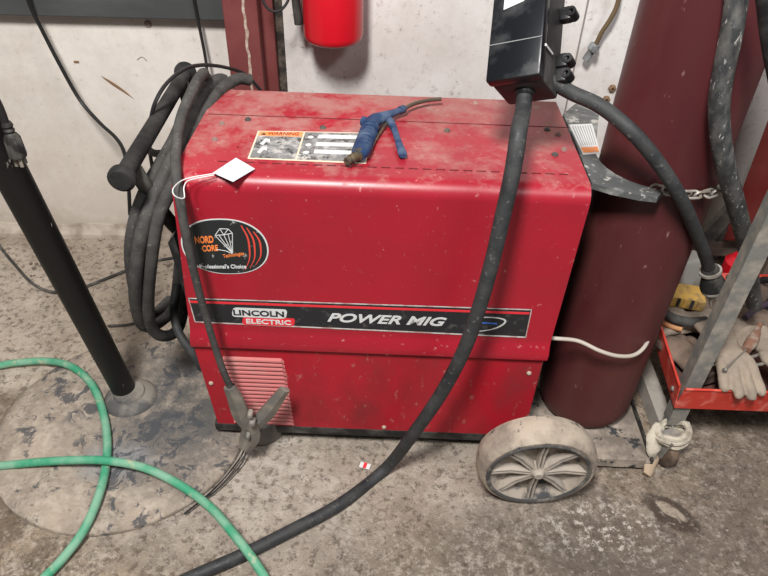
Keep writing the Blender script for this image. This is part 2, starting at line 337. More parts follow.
# scars on the wall paint
def scar(pts, r, mt):
    bm = NBM(); tube(bm, [oy(u, v, WY-.0005) for u, v in pts], r, 8, 4, flat=.3, up=V((0, 1, 0))); o = obj('wall_scar', bm, mt, None); o.name = 'trim_scar'; o['kind'] = 'structure'; return o
brn = mat('scar_brown', (.2, .12, .07), .9)
scar([(101, 76), (110, 82), (122, 90), (134, 99)], lambda t: .0005+.0045*math.sin(PI*min(1, t*1.02)), brn)
scar([(137, 60), (142, 57), (147, 61)], .0016, mat('scar_grey', (.28, .24, .2), .9)); scar([(74, 62), (79, 62)], .004, brn)
bm = NBM(); q = oy(148, 24, WY); lathe(bm, [(0, .004), (.008, .004), (.011, 0)], align(q, (0, -1, 0)), 16); o = struct('trim_6', bm, mat('bolt_patina', (.3, .24, .2), .8))

# loose grit on the floor
bm = NBM()
for i in range(420):
    if i < 180: x, y = random.uniform(-1.4, -.35), random.gauss(1.80, .07)
    else: x, y = random.uniform(-1.3, 1.4), random.uniform(.55, 1.75)
    if y > 1.9: continue
    if (x+.61)**2+(y-1.1)**2 < .11: continue
    s = random.uniform(.0015, .0045)*(1.5 if i < 180 else 1)
    g = bmesh.ops.create_icosphere(bm, subdivisions=1, radius=s, matrix=Matrix.Translation((x, y, s*.3)) @ Matrix.Diagonal((random.uniform(.7, 1.5), 1, .7, 1)))
o = obj('grit', bm, mat('grit', (.33, .27, .22), .95, grime=(.15, .12, .1), gs=8, lo=.45, hi=.55)); o['kind'] = 'stuff'; tag(o, 'loose grit and crumbs of dirt scattered over the concrete floor', 'grit')
# red and white scrap
p = oz(365, 466, .001); M = Matrix.Translation(p) @ Matrix.Rotation(-.3, 4, 'Z')
t = thing('paper_scrap', 'tiny red and white paper scrap lying on the bare concrete', 'scrap', p)
bm = NBM(); box(bm, (0, 0, .001), (.026, .016, .0015), M); s_ = part('scrap', bm, white, t)
bm = NBM(); box(bm, (0, 0, .0025), (.008, .016, .0006), M); part('stripe', bm, redlbl, t, sub=s_)

# ------------------------------------------------------------------ the welding machine
wm = thing('welding_machine', 'large red wire welder on wheels with dusty top in the middle', 'welding machine', WO, WR)
def wp(name, bm, mt, sub=None, **k): return obj(name, bm, mt, sub or wm, **k)
TOPM = top_mat()
ZT = .752; ZS = .332; BD = .40
def aL(z): return -.018+.026*(z-ZS)/(ZT-ZS)
def aR(z): return .762+.009*(z-ZS)/(ZT-ZS)
prof = [(.006, ZS+.002), (-.010, ZS), (-.011, ZS+.018), (-.002, ZS+.036), (0, ZS+.05), (0, .60)]
R_ = .032
prof += [(R_-R_*math.cos(t), ZT-R_+R_*math.sin(t)) for t in [PI/2*i/8 for i in range(9)]]
prof += [(BD*.3, ZT), (BD*.6, ZT)]+[(BD-.01+.01*math.sin(t), ZT-.01+.01*math.cos(t)) for t in [PI/2*i/4 for i in range(5)]]+[(BD, ZS)]
bm = NBM(); NS = 24; rs = []
for i in range(NS+1):
    t_ = i/NS; rs.append([bm.verts.new((aL(z)+(aR(z)-aL(z))*t_, b, z)) for b, z in prof])
for a, b in zip(rs, rs[1:]):
    for k in range(len(prof)-1): bm.faces.new((a[k], a[k+1], b[k+1], b[k]))
# inner thickness lips at both ends
for ring, s in ((rs[0], 1), (rs[-1], -1)):
    inn = [bm.verts.new((v.co.x+s*.001, v.co.y+(.004 if v.co.y < .2 else -.004), v.co.z-(.004 if v.co.z > .6 else 0))) for v in ring]
    for k in range(len(ring)-1): bm.faces.new((ring[k], ring[k+1], inn[k+1], inn[k]))
hood = wp('hood', bm, TOPM, ang=50)
# lower panel
bm = NBM(); prism(bm, [(.004, 0, .062), (.754, 0, .062), (.757, 0, .336), (-.016, 0, .336)], (0, .012, 0)); wp('lower_panel', bm, redlow)
# chassis: end panels and base
bm = NBM(); box(bm, (.379, .20, .19), (.745, .37, .25)); box(bm, (.385, .20, .53), (.750, .385, .42)); wp('chassis', bm, blackm, smooth=False)
bm = NBM(); box(bm, (.376, .018, .049), (.762, .038, .027), bev=.003); box(bm, (.376, .2, .056), (.75, .36, .03)); wp('base_rail', bm, blackm, smooth=False)
# lid seam and slot lines on the top
sm = mat('seam_line', (.07, .012, .015), .8)
pA, pB = tp(232, 115), tp(556, 128)
bm = NBM(); prism(bm, [(pA.x-.05, pA.y-.0012, ZT+.0002), (pB.x+.03, pA.y-.0012, ZT+.0002), (pB.x+.03, pA.y+.0012, ZT+.0002), (pA.x-.05, pA.y+.0012, ZT+.0002)], (0, 0, .0004)); lid = wp('lid_seam', bm, sm, smooth=False)
bm = NBM(); 
for i in range(26):
    x = .09+i*.0255; 
    box(bm, (x, .058, ZT+.0004), (.017, .0026, .0006))
wp('bend_slots', bm, sm, smooth=False)
def screw(u, v, r=.007, mt=None, onfront=False, b=0., h=.005):
    if onfront: p = fr(u, v, b); M = align(p, (0, -1, 0))
    else: p = tp(u, v); M = align(p, (0, 0, 1))
    bm = NBM(); lathe(bm, [(0, h), (r*.55, h), (r*.62, h*.6), (r*.9, h*.55), (r, 0)], M, 16); box(bm, (0, 0, h), (r*1.0, r*.18, .0008), M)
    wp('screw', bm, mt or darksteel)
for u, v in ((248, 120), (323, 128), (447, 131), (547, 130), (555, 155)): screw(u, v)
for u, v in ((222, 124), (215, 140), (558, 135), (564, 150)): screw(u, v, .006, mat('dusty_screw', (.22, .15, .13), .8))
for u, v in ((387, 353), (529, 373), (211, 383), (384, 427)): screw(u, v, .0055, mat('tan_screw', (.42, .34, .27), .6), True, .0, .004)
for u, v in ((238, 147), (229, 163)): screw(u, v, .0025, sm, h=.0006)
# louvred vent
bm = NBM(); v0 = fr(223, 356, 0); v1 = fr(283, 358, 0); v2 = fr(293, 421, 0)
n = 17
for i in range(n):
    z = v0.z+(v2.z-v0.z)*(i/(n-1)); dz = (v0.z-v2.z)/(n-1); x1 = v1.x+(v2.x-v1.x)*i/(n-1); x0 = v0.x
    prism(bm, [(x0, -.0003, z), (x0, -.006, z-dz*.25), (x0, -.007, z-dz*.55), (x0, -.0003, z-dz*.72)], (x1-x0-.004, 0, 0))
    prism(bm, [(x1-.004, -.0003, z), (x1-.004, -.006, z-dz*.25), (x1-.004, -.007, z-dz*.55), (x1-.004, -.0003, z-dz*.72)], (.006, .004, -dz*.55))
wp('vent', bm, dred, smooth=False, label='pink dust coated louvred vent')
# name plate stripe
def frect(name, quad, mt, b0=-.0004, th=.0006, sub=None, bev=0, label=None):
    P = [fr(*q, 0) for q in quad]; P = [V((p.x, b0, p.z)) for p in P]; bm = NBM(); prism(bm, P, (0, -th, 0)); return wp(name, bm, mt, sub, smooth=False, label=label)
pl = frect('name_plate', [(188, 297.5), (532, 309), (526, 337.5), (195, 322)], lblblk, label='black stripe lettered across the front')
frect('stripe_line', [(190, 300.3), (529.5, 312), (529, 314), (190.6, 302.4)], redlbl, -.001, sub=pl)
for q in ([(188, 297.5), (532, 309), (531.8, 309.9), (188.2, 298.4)], [(194.6, 321), (526.2, 336.4), (526, 337.5), (195, 322)], [(531, 309), (532, 309), (526, 337.5), (525, 337.5)], [(188, 297.5), (189, 297.5), (196, 322), (195, 322)]):
    frect('plate_border', q, silver, -.001, .0005, sub=pl)
def rrect(name, u0, v0_, u1, v1_, mt, b0, sub, sh=.25):
    A, B = fr(u0, v0_), fr(u1, v1_); w = B.x-A.x; h = A.z-B.z; bm = NBM(); pts = []
    r = h*.3
    for cx, cz, a0 in ((B.x-r, A.z-r, 0), (A.x+r, A.z-r, 90), (A.x+r, B.z+r, 180), (B.x-r, B.z+r, 270)):
        for k in range(5):
            an = math.radians(a0+k*22.5); x = cx+r*math.cos(an); z = cz+r*math.sin(an); pts.append(V((x+(z-B.z)*sh*.2, b0, z)))
    prism(bm, pts, (0, -.0005, 0)); return wp(name, bm, mt, sub, smooth=False)
def ftext(name, body, u0, v0_, u1, v1_, mt, b0, sub, shear=0., bold=.02, skew=0.):
    A = fr(u0, v1_); B = fr(u1, v0_); M = frame((A.x, b0, A.z), (1, 0, skew), (0, 0, 1))
    h = fr((u0+u1)/2, v0_).z - fr((u0+u1)/2, v1_).z
    # text x axis along the front, y axis up, faces -y
    bm = text_bm(body, M, B.x-A.x, abs(h), shear, bold); return wp(name, bm, mt, sub, smooth=False)
# rows on the photo sink to the right because of the machine's yaw, so rows are level in machine coordinates
def lev(u, v, du):                     # the pixel row du pixels further right at the same height
    z = fr(u, v).z; lo, hi = v-20, v+60
    for _ in range(40):
        mid = (lo+hi)/2
        if fr(u+du, mid).z > z: lo = mid
        else: hi = mid
    return mid
def lrrect(name, u0, v0_, u1, h, mt, b0, sub): A = fr(u0, v0_); B = fr(u1, lev(u0, v0_+h, u1-u0)); bm = NBM(); return rr2(name, A.x, B.x, B.z, A.z, mt, b0, sub)
def rr2(name, xa, xb, zb, za, mt, b0, sub, sh=.2):
    r = (za-zb)*.3; pts = []; bm = NBM()
    for cx, cz, a0 in ((xb-r, za-r, 0), (xa+r, za-r, 90), (xa+r, zb+r, 180), (xb-r, zb+r, 270)):
        for k in range(5):
            an = math.radians(a0+k*22.5); x = cx+r*math.cos(an); z = cz+r*math.sin(an); pts.append(V((x+(z-zb)*sh, b0, z)))
    prism(bm, pts, (0, -.0005, 0)); return wp(name, bm, mt, sub, smooth=False)
def ltext(name, body, u0, v0_, u1, h, mt, b0, sub, shear=0., bold=.02):
    A = fr(u0, v0_); Z = fr(u0, v0_+h); B = fr(u1, lev(u0, v0_, u1-u0)); M = frame((A.x, b0, Z.z), (1, 0, 0), (0, 0, 1)); 
    return wp(name, text_bm(body, M, B.x-A.x, A.z-Z.z, shear, bold), mt, sub, smooth=False)
lrrect('logo_plate', 241, 316, 294, 8, redlbl, -.0011, pl)
lrrect('logo_plate', 230.5, 306.8, 286, 9.2, white, -.0016, pl)
ltext('lettering', 'LINCOLN', 233, 308.8, 284, 5.6, lblblk, -.0024, pl, 0., .03)
ltext('lettering', 'ELECTRIC', 246, 318.2, 291, 4.6, white, -.0020, pl, 0., .02)
ltext('lettering', 'POWER MIG', 327, 312.5, 447, 8.6, white, -.0016, pl, .35, .025)
# swoosh at the stripe's right end
bm = NBM(); q = [fr(u, v) for u, v in ((470, 318), (484, 317), (497, 317.5), (505, 320), (503, 324), (495, 328), (483, 330.5), (472, 331))]
tube(bm, [V((p.x, -.0012, p.z)) for p in q], lambda t: .0006+.0016*math.sin(PI*t), 6, 5, flat=.3, up=V((0, 1, 0))); wp('logo', bm, white, pl)
bm = NBM(); q = [fr(u, v) for u, v in ((478, 323), (486, 322.6), (497, 323.5))]; tube(bm, [V((p.x, -.0012, p.z)) for p in q], .0024, 6, 3, flat=.3, up=V((0, 1, 0))); wp('logo', bm, bluehl, pl)
# oval sticker
ec = fr(225, 247); ax = (fr(268.5, 250).x-fr(181.7, 248).x)/2; az = (fr(225, 219.5).z-fr(225, 274.3).z)/2
tl = math.radians(3)
def el(k, sc=1., n_=48): 
    a_ = 2*PI*k/n_; cx = abs(math.cos(a_))**.85*math.copysign(1, math.cos(a_)); x = ax*sc*cx; z = az*sc*abs(math.sin(a_))**.95*math.copysign(1, math.sin(a_)); return V((ec.x+x*math.cos(tl)-z*math.sin(tl), 0, ec.z+x*math.sin(tl)+z*math.cos(tl)))
bm = NBM(); prism(bm, [el(k)+V((0, -.0004, 0)) for k in range(48)], (0, -.0005, 0)); ov = wp('oval_sticker', bm, white, smooth=False, label='black oval sticker with diamond drawing')
ovb = mat('sticker_black', (.018, .02, .02), .45, grime=(.3, .3, .28), gs=60, lo=.62, hi=.68)
bm = NBM(); prism(bm, [el(k, .965)+V((0, -.0010, 0)) for k in range(48)], (0, -.0005, 0)); wp('sticker_face', bm, ovb, ov, smooth=False)
def ep(x, z): return V((ec.x+ax*x, -.0017, ec.z+az*z))
for x0 in (.50, .62, .76):
    bm = NBM(); zz = math.sqrt(1-x0*x0)*.93
    tube(bm, [ep(x0-.06, zz), ep(x0+.05, zz*.5), ep(x0+.065, 0), ep(x0+.03, -zz*.5), ep(x0-.10, -zz)], lambda t: .0007+.0013*math.sin(PI*min(1, .1+t)), 6, 5, flat=.3, up=V((0, 1, 0))); wp('sticker_line', bm, mat('sticker_red', (.6, .06, .04), .5), ov)
dm = [(-.18, .42), (-.05, .66), (.14, .66), (.22, .52), (.16, -.22), (-.18, .42)]
segs = [dm, [(-.18, .42), (.02, .45), (.22, .52)], [(-.05, .66), (.02, .45), (.14, .66)], [(.02, .45), (.16, -.22)], [(-.1, .45), (.16, -.22)], [(-.22, -.08), (.0, -.12), (.16, -.22)], [(.12, .5), (.16, -.22)]]
bm = NBM()
for s in segs:
    for a, b in zip(s, s[1:]): tube(bm, [ep(*a), ep(*b)], .0008, 5, 1, flat=.4, up=V((0, 1, 0)))
wp('diamond_drawing', bm, white, ov)
orl = mat('sticker_orange', (.75, .2, .05), .5)
wp('lettering', text_bm('NORD', frame(ep(-.66, .10), (1, 0, .10), (0, 0, 1)), ax*.44, az*.25, .2, .03), orl, ov, smooth=False)
wp('lettering', text_bm('CORE', frame(ep(-.52, -.18), (1, 0, .10), (0, 0, 1)), ax*.38, az*.22, .2, .03), orl, ov, smooth=False)
wp('lettering', text_bm("Professional's Choice", frame(ep(-.66, -.82), (1, 0, .05), (0, 0, 1)), ax*1.1, az*.15, 0, .02), white, ov, smooth=False)
wp('lettering', text_bm("Technologies", frame(ep(-.05, -.42), (1, 0, .22), (0, 0, 1)), ax*.5, az*.16, .2, .01), orl, ov, smooth=False)
# rating and warning label on the top
def tq(name, quad, mt, zo, sub=None, th=.0004, label=None):
    bm = NBM(); P = [tp(*q) for q in quad]; prism(bm, [V((p.x, p.y, ZT+zo)) for p in P], (0, 0, th)); return wp(name, bm, mt, sub, smooth=False, label=label)
LA, LB, LC, LD = [tp(*q) for q in ((258, 131), (372, 133), (366, 164), (247.5, 159))]
def lp(s, t): return (LA+(LB-LA)*s)*(1-t)+(LD+(LC-LD)*s)*t
def lq(name, s0, s1, t0, t1, mt, zo, sub, th=.0003):
    bm = NBM(); prism(bm, [V((*lp(s, t).xy, ZT+zo)) for s, t in ((s0, t0), (s1, t0), (s1, t1), (s0, t1))], (0, 0, th)); return wp(name, bm, mt, sub, smooth=False)
rl = lq('warning_label', 0, 1, 0, 1, mat('cream_border', (.62, .5, .38), .7), .0004, None); rl['label'] = 'cream edged label with orange WARNING bar'
lq('label_panel', .015, .40, .20, .96, lblgrey, .0008, rl); lq('label_panel', .415, .99, .03, .96, lblblk if 0 else lblgrey, .0008, rl)
lq('orange_bar', .015, .40, .03, .19, orange, .0008, rl)
for t0 in (.12, .38, .63): lq('white_bar', .54, .97, t0, t0+.12, white, .0013, rl)
for t0 in (.16, .43, .68):
    c_ = lp(.475, t0+.04); bm = NBM(); lathe(bm, [(0, .0004), (.0055, .0004), (.006, 0)], Matrix.Translation((c_.x, c_.y, ZT+.0012)), 14); wp('symbol', bm, white, rl)
for s0, t0 in ((.06, .33), (.06, .62)):
    bm = NBM(); prism(bm, [V((*lp(s0+a, t0+b).xy, ZT+.0012)) for a, b in ((0, .16), (.03, -.04), (.07, -.02), (.08, .1), (.05, .06), (.03, .2))], (0, 0, .0003)); wp('symbol', bm, white, rl, smooth=False)
q0 = lp(.10, .165); ux = (LB-LA).normalized(); M = frame((q0.x, q0.y, ZT+.0013), ux, ux.cross(V((0, 0, -1))) if 0 else V((0, 0, 1)).cross(ux))
wp('lettering', text_bm('WARNING', M, (lp(.37, .1)-lp(.10, .1)).length, (lp(.1, .05)-lp(.1, .165)).length, .15, .02), mat('dark_red_ink', (.25, .04, .02), .6), rl, smooth=False)
q0 = lp(.035, .16); M.translation = V((q0.x, q0.y, ZT+.0013)); bm = NBM(); prism(bm, [M @ V(p) for p in ((0, 0, 0), (.012, 0, 0), (.006, .009, 0))], (0, 0, .0003)); wp('symbol', bm, lblblk, rl, smooth=False)
# front handle bar at the left end
ha = oz(121, 180, .752); hb = oz(186, 72, .752); hd = (hb-ha).normalized()
bm = NBM(); L_ = (hb-ha).length; lathe(bm, [(.0, -.004), (.019, -.004), (.025, .002), (.025, .012), (.0165, .019), (.016, L_-.017), (.026, L_-.010), (.026, L_-.002), (.018, L_+.004), (0, L_+.004)], align(ha, hd), 28)
h_ = part('handle', bm, mat('dark_foam_grip', (.016, .015, .0145), .8, spec=.15, grime=(.05, .047, .044), gs=14, lo=.42, hi=.7, bump=.2, grime2=(.3, .29, .27), g2s=20, lo2=.7, hi2=.74), wm)
for e, yy in ((ha+hd*.06, .10), (hb-hd*.05, .36)):
    bm = NBM(); w1 = WM @ V((.01, yy, .5)); w0 = e; dd = (w1-w0); mid = w0+dd*.5+V((-.01, 0, -.01))
    tube(bm, [w0, mid, w1], .016, 10, 5, flat=.5, up=V((0, 1, 0))); part('handle_arm', bm, blackm, wm, sub=None)
# cable hook at the left end
bm = NBM(); tube(bm, [WM @ V(p) for p in ((.0, .16, .70), (-.04, .17, .705), (-.09, .18, .70), (-.10, .18, .735))], .008, 8, 4); part('cable_hook', bm, darksteel, wm)
# black slanted nose below the cables
bm = NBM(); prism(bm, [(-.0, .03, .33), (-.02, .03, .60), (-.035, .03, .58), (-.012, .03, .33)], (0, .33, 0)); wp('nose_panel', bm, black, smooth=False)
# front caster
cc = WI @ oz(262, 440, .03); cx, cy = cc.x, cc.y+.02
bm = NBM(); lathe(bm, [(0, -.014), (.02, -.014), (.034, -.012), (.036, -.008), (.036, .008), (.034, .012), (.02, .014), (0, .014)], Matrix.Translation((cx+.01, cy, .037)) @ Matrix.Rotation(.6, 4, 'Z') @ Matrix.Rotation(PI/2, 4, 'X'), 28); cw = wp('caster', bm, darksteel)
bm = NBM(); box(bm, (cx, cy+.01, .056), (.05, .04, .014), bev=.002); wp('caster_plate', bm, darksteel, cw)
# rear platform carrying the cylinder
P0, P1, P2 = oz(598, 463, .02), oz(649, 466, .02), oz(616, 366, .02)
bm = NBM(); pa = WI @ P0; pb = WI @ P1; pc = WI @ P2
A_ = [V((.70, pb.y+.0, 0)), V((pb.x, pb.y, 0)), V((pb.x+.006, .36, 0)), V((.70, .36, 0))]
prism(bm, [V((p.x, p.y, .012)) for p in A_], (0, 0, .021)); 
plat = wp('platform', bm, dusty, smooth=False, label='dust caked rear platform')
bm = NBM(); box(bm, (pb.x+.003, (pb.y+.36)/2, .026), (.006, .36-pb.y, .036)); wp('platform_edge', bm, blackm, plat, smooth=False)
bm = NBM(); box(bm, ((.74+pb.x)/2, pb.y+.035, .036), (pb.x-.76, .07, .010), bev=.004); wp('axle_cover', bm, dusty, plat)
# wheels
def wheel(yf, zc, xc, r, w, face=True):
    M = Matrix.Translation(V((xc, yf+w/2, zc))) @ Matrix.Rotation(math.radians(4), 4, 'X') @ Matrix.Rotation(PI/2, 4, 'X')     # lathe +z -> -y (towards the camera)
    bm = NBM(); h = w/2
    lathe(bm, [(r*.80, h*.65), (r*.84, h*.98), (r*.90, h), (r*.955, h*.82), (r*.985, h*.45), (r, 0), (r*.985, -h*.45), (r*.95, -h*.85), (r*.88, -h), (r*.78, -h*.9), (r*.78, 0), (r*.80, h*.65)], M, 72)
    t_ = part('wheel', bm, tan, wm)
    bm = NBM(); lathe(bm, [(r*.79, h*1.0), (r*.835, h*1.09), (r*.86, h*1.05), (r*.865, h*.9)], M, 64); part('rim_edge', bm, mat('dark_rim_edge', (.06, .058, .058), .7, grime=(.2, .18, .15), gs=18, lo=.5, hi=.65), wm, sub=t_)
    bm = NBM(); lathe(bm, [(0, h*.25), (r*.30, h*.25), (r*.55, h*.3), (r*.70, h*.35), (r*.81, h*.95), (r*.80, -h*.2), (0, -h*.2)], M, 64); part('rim', bm, rimd, wm, sub=t_)
    bm = NBM(); lathe(bm, [(0, h*1.15), (r*.07, h*1.15), (r*.09, h*.98), (r*.13, h*.9), (r*.15, h*.3)], M, 32); part('hub', bm, tanhub, wm, sub=t_)
    for k in range(8):
        an = 2*PI*k/8; bm = NBM(); 
        for s in (-1, 1):
            M2 = M @ Matrix.Rotation(an, 4, 'Z') 
            prism(bm, [M2 @ V(p) for p in ((r*.10, s*.0018, h*.1), (r*.80, s*.0022, h*.1), (r*.80, s*.0022, h*.90), (r*.45, s*.002, h*.78), (r*.10, s*.0018, h*.92))], M2.to_3x3() @ V((0, s*.0042, 0)))
        part('spoke', bm, tanhub, wm, sub=t_, smooth=False)
wc = oy(537, 465, .895)
wheel(.870, .130, wc.x-.001, .134, .072)
wheel(.868+.52, .130, wc.x+.018, .132, .068)
bm = NBM(); tube(bm, [V((wc.x, .93, .130)), V((wc.x+.018, 1.39, .130))], .008, 10, 1); part('axle', bm, darksteel, wm)
# cylinder support bracket with its label
CY = V((.581, 1.191, 0)); CR = .117
ZB = .735
def zp(u, v, z=ZB): return oz(u, v, z)
bm = NBM()
outer = [zp(563, 114), zp(574, 138), zp(583, 162), zp(592, 183), zp(612, 189), zp(640, 195), zp(658, 197), zp(665, 190)]
inner = []
for an in [258-12*i for i in range(0, 13)]:
    a_ = math.radians(an); rr = CR+.012; inner.append(V((CY.x+rr*math.cos(a_), CY.y+rr*math.sin(a_), ZB)))
back = [zp(600, 104), zp(580, 100)]
poly = outer+inner[:9]+back
prism(bm, poly, (0, 0, -.012)); brk = part('cylinder_bracket', bm, mat('scratched_bracket', (.075, .078, .078), .5, spec=.4, grime=(.26, .255, .24), gs=16, lo=.48, hi=.62, bump=.2, grime2=(.4, .38, .35), g2s=40, lo2=.58, hi2=.66), wm, smooth=False, label='grey curved bracket behind the cylinder')
bm = NBM(); prism(bm, [V((*zp(u, v, ZB).xy, ZB+.0005)) for u, v in ((569, 125), (592, 124), (600.5, 154), (583, 155))], (0, 0, .0005)); bl = part('bracket_label', bm, white, wm, sub=brk, smooth=False)
A4 = [zp(u, v) for u, v in ((569, 125), (592, 124), (600.5, 154), (583, 155))]
def b4(s, t): return (A4[0]+(A4[1]-A4[0])*s)*(1-t)+(A4[3]+(A4[2]-A4[3])*s)*t
ink = mat('grey_ink', (.25, .25, .26), .7)
bm = NBM()
for i in range(8):
    s = .1+.11*i; prism(bm, [V((*b4(a, b).xy, ZB+.0012)) for a, b in ((s, .06), (s+.035, .06), (s+.035, .72), (s, .72))], (0, 0, .0002))
part('label_print', bm, ink, wm, sub=brk, smooth=False)
bm = NBM(); prism(bm, [V((*b4(a, b).xy, ZB+.0012)) for a, b in ((.06, .78), (.94, .78), (.94, .95), (.06, .95))], (0, 0, .0002)); part('label_print', bm, orange, wm, sub=brk, smooth=False)
# ------------------------------------------------------------------ gas cylinder and its chain
bm = NBM(); lathe(bm, [(0, .034), (.075, .033), (.092, .036), (.106, .046), (.1135, .062), (CR, .09), (CR, .7), (CR, 1.25), (.112, 1.30), (.095, 1.36), (.06, 1.40), (.035, 1.415), (.035, 1.46), (0, 1.46)], Matrix.Translation(CY), 72)
t = thing('gas_cylinder', 'tall maroon gas cylinder standing on the welder platform', 'gas cylinder', (CY.x-.01, CY.y, .033))
[setattr(v.co, 'x', v.co.x-.016*max(0, (.75-v.co.z)/.7)) for v in bm.verts]; [setattr(v.co, 'y', v.co.y-.018*max(0, (.6-v.co.z)/.6)) for v in bm.verts]; part('body', bm, maroon, t); bm = NBM(); lathe(bm, [(0, 1.455), (.016, 1.455), (.016, 1.54), (.022, 1.545), (.022, 1.56), (0, 1.562)], Matrix.Translation(CY), 20); part('valve', bm, brass, t)
ch = thing('safety_chain', 'zinc safety chain looped round the maroon gas cylinder', 'chain', (CY.x, CY.y-CR-.01, ZB))
def link(p, d, roll):
    bm = NBM(); hl = .014; w = .0085; pts = [V((w*math.cos(a), 0, hl*.55*(1 if math.sin(a) > 0 else -1)+w*math.sin(a))) for a in [2*PI*k/16 for k in range(16)]]
    d = V(d).normalized(); q = d.to_track_quat('Z', 'X'); M = Matrix.Translation(p) @ q.to_matrix().to_4x4() @ Matrix.Rotation(roll, 4, 'Z')
    tube(bm, [M @ x for x in pts], .0026, 8, 1, closed=True); part('chain_link', bm, chainm, ch)
rr = CR+.0135; a_ = math.radians(250); i = 0
while a_ < math.radians(345):
    p = V((CY.x+rr*math.cos(a_), CY.y+rr*math.sin(a_), .738-.012*math.sin((a_-math.radians(250))*1.4))); link(p, (-math.sin(a_), math.cos(a_), -.05), (i % 2)*PI/2+.4); a_ += .0205/rr; i += 1
# white gas hose
ga, gb = oy(552, 338, 1.05), None
rope('gas_hose', [oy(548, 337.5, 1.06), oy(556, 338.5, 1.055), oy(578, 341, 1.05), oy(600, 351, 1.03), oy(618, 356, 1.03), oy(634, 355, 1.045), oy(645, 346, 1.07), oy(650, 332, 1.12), oy(653, 318, 1.2), oy(655, 305, 1.3)], .0046, wht, 'thin off white gas hose curving out of the red machine across the cylinder', 'hose', seg=10)
# ------------------------------------------------------------------ flat bar beside platform
a, b = oz(632, 366, .004), oz(658, 440, .004); 
bm = NBM(); d = (b-a).normalized(); s = V((0, 0, 1)).cross(d).normalized(); prism(bm, [a-s*.004-V((0,0,.004)), b-s*.004-V((0,0,.004)), b+s*.035-V((0,0,.004)), a+s*.035-V((0,0,.004))], (0, 0, .05))
tag(obj('timber_offcut', bm, cardb, smooth=False), 'dusty grey board lying on the floor beside the cylinder platform', 'board')

# ------------------------------------------------------------------ hanging black box and its cables
Wd = V((.835, -.432, .34)).normalized(); Bk = V((.54, .532, -.652)); Bk = (Bk-Wd*Bk.dot(Wd)).normalized(); Ux = Wd.cross(Bk).normalized()
A0 = oy(485, 82, 1.10); Wb = .096; Db = .106; Lb = .30
BM_ = Matrix((Wd, Bk, Ux)).transposed().to_4x4(); BM_.translation = A0        # x width, y depth, z along the box
hb_ = thing('switch_box', 'black plastic switch box hanging above the red welder', 'switch box', A0)
bm = NBM(); box(bm, (Wb/2, .012, Lb/2), (Wb, .024, Lb), BM_, bev=.004); part('cover', bm, mat('glossy_black_cover', (.006, .007, .009), .28, grime=(.05, .05, .052), gs=14, lo=.5, hi=.8, grime2=(.4, .4, .4), g2s=50, lo2=.73, hi2=.76), hb_)
bm = NBM(); box(bm, (Wb/2, .024+(Db-.024)/2, Lb/2), (Wb-.004, Db-.024, Lb-.004), BM_, bev=.006); part('housing', bm, mat('dusty_black_housing', (.016, .016, .016), .5, grime=(.07, .064, .06), gs=12, lo=.42, hi=.7), hb_)
bm = NBM(); box(bm, (Wb/2, -.0006, .066), (Wb-.002, .0012, .0015), BM_); part('cover_line', bm, mat('grey_scuff', (.2, .2, .2), .7), hb_, smooth=False)
def bq(name, pts, mt, th=-.0008):
    bm = NBM(); prism(bm, [BM_ @ V(p) for p in pts], BM_.to_3x3() @ V((0, th, 0))); part(name, bm, mt, hb_, smooth=False)
bq('label', [(.022, -.0003, .128), (.058, -.0003, .137), (.056, -.0003, .175), (.022, -.0003, .175)], white)
bm = NBM(); tube(bm, [BM_ @ V(p) for p in ((Wb+.0005, .014, .058), (Wb+.0005, .05, .060))], .0025, 6, 1); part('paint_mark', bm, white, hb_)
for zc in (.035, .062, .15):
    bm = NBM(); box(bm, (Wb+.008, Db-.02, zc), (.022, .02, .026), BM_, bev=.005); lathe(bm, [(.004, -.012), (.009, -.012), (.009, .012), (.004, .012)], BM_ @ Matrix.Translation((Wb+.019, Db-.02, zc)) @ Matrix.Rotation(PI/2, 4, 'X'), 14); part('mounting_ear', bm, black, hb_)
bm = NBM(); lathe(bm, [(.0, 0), (.018, 0), (.018, -.004), (.0155, -.008), (.0, -.008)], BM_ @ Matrix.Translation((Wb*.52, Db*.55, .002)), 20); part('cable_gland', bm, black, hb_)
# hanger strap up to a bracket on the wall
e = BM_ @ V((Wb/2, Db/2, Lb)); bm = NBM(); tube(bm, [e-Ux*.01, e+Ux*.10, V((e.x+.02, 1.75, e.z+.25)), V((e.x+.02, WY-.006, e.z+.42))], .012, 10, 6); part('hanger', bm, darksteel, hb_)
g0 = BM_ @ V((Wb*.52, Db*.55, .0))
rope('power_cable', [g0, g0-Ux*.03+V((0, -.0, -.004)), oy(519, 130, .995), oy(513, 170, .965), oy(503, 215, .95), oy(493, 258, .94), oy(480, 305, .93), oy(464, 350, .925), oy(442, 392, .925), oy(416, 430, .93), oz(386, 468, .016), oz(340, 504, .012), oz(290, 531, .012), oz(240, 556, .012), oz(190, 578, .012), oz(120, 612, .012)], .0142, cable2,
     'thick black cable dropping from the switch box in front of the red machine', 'cable', seg=16)
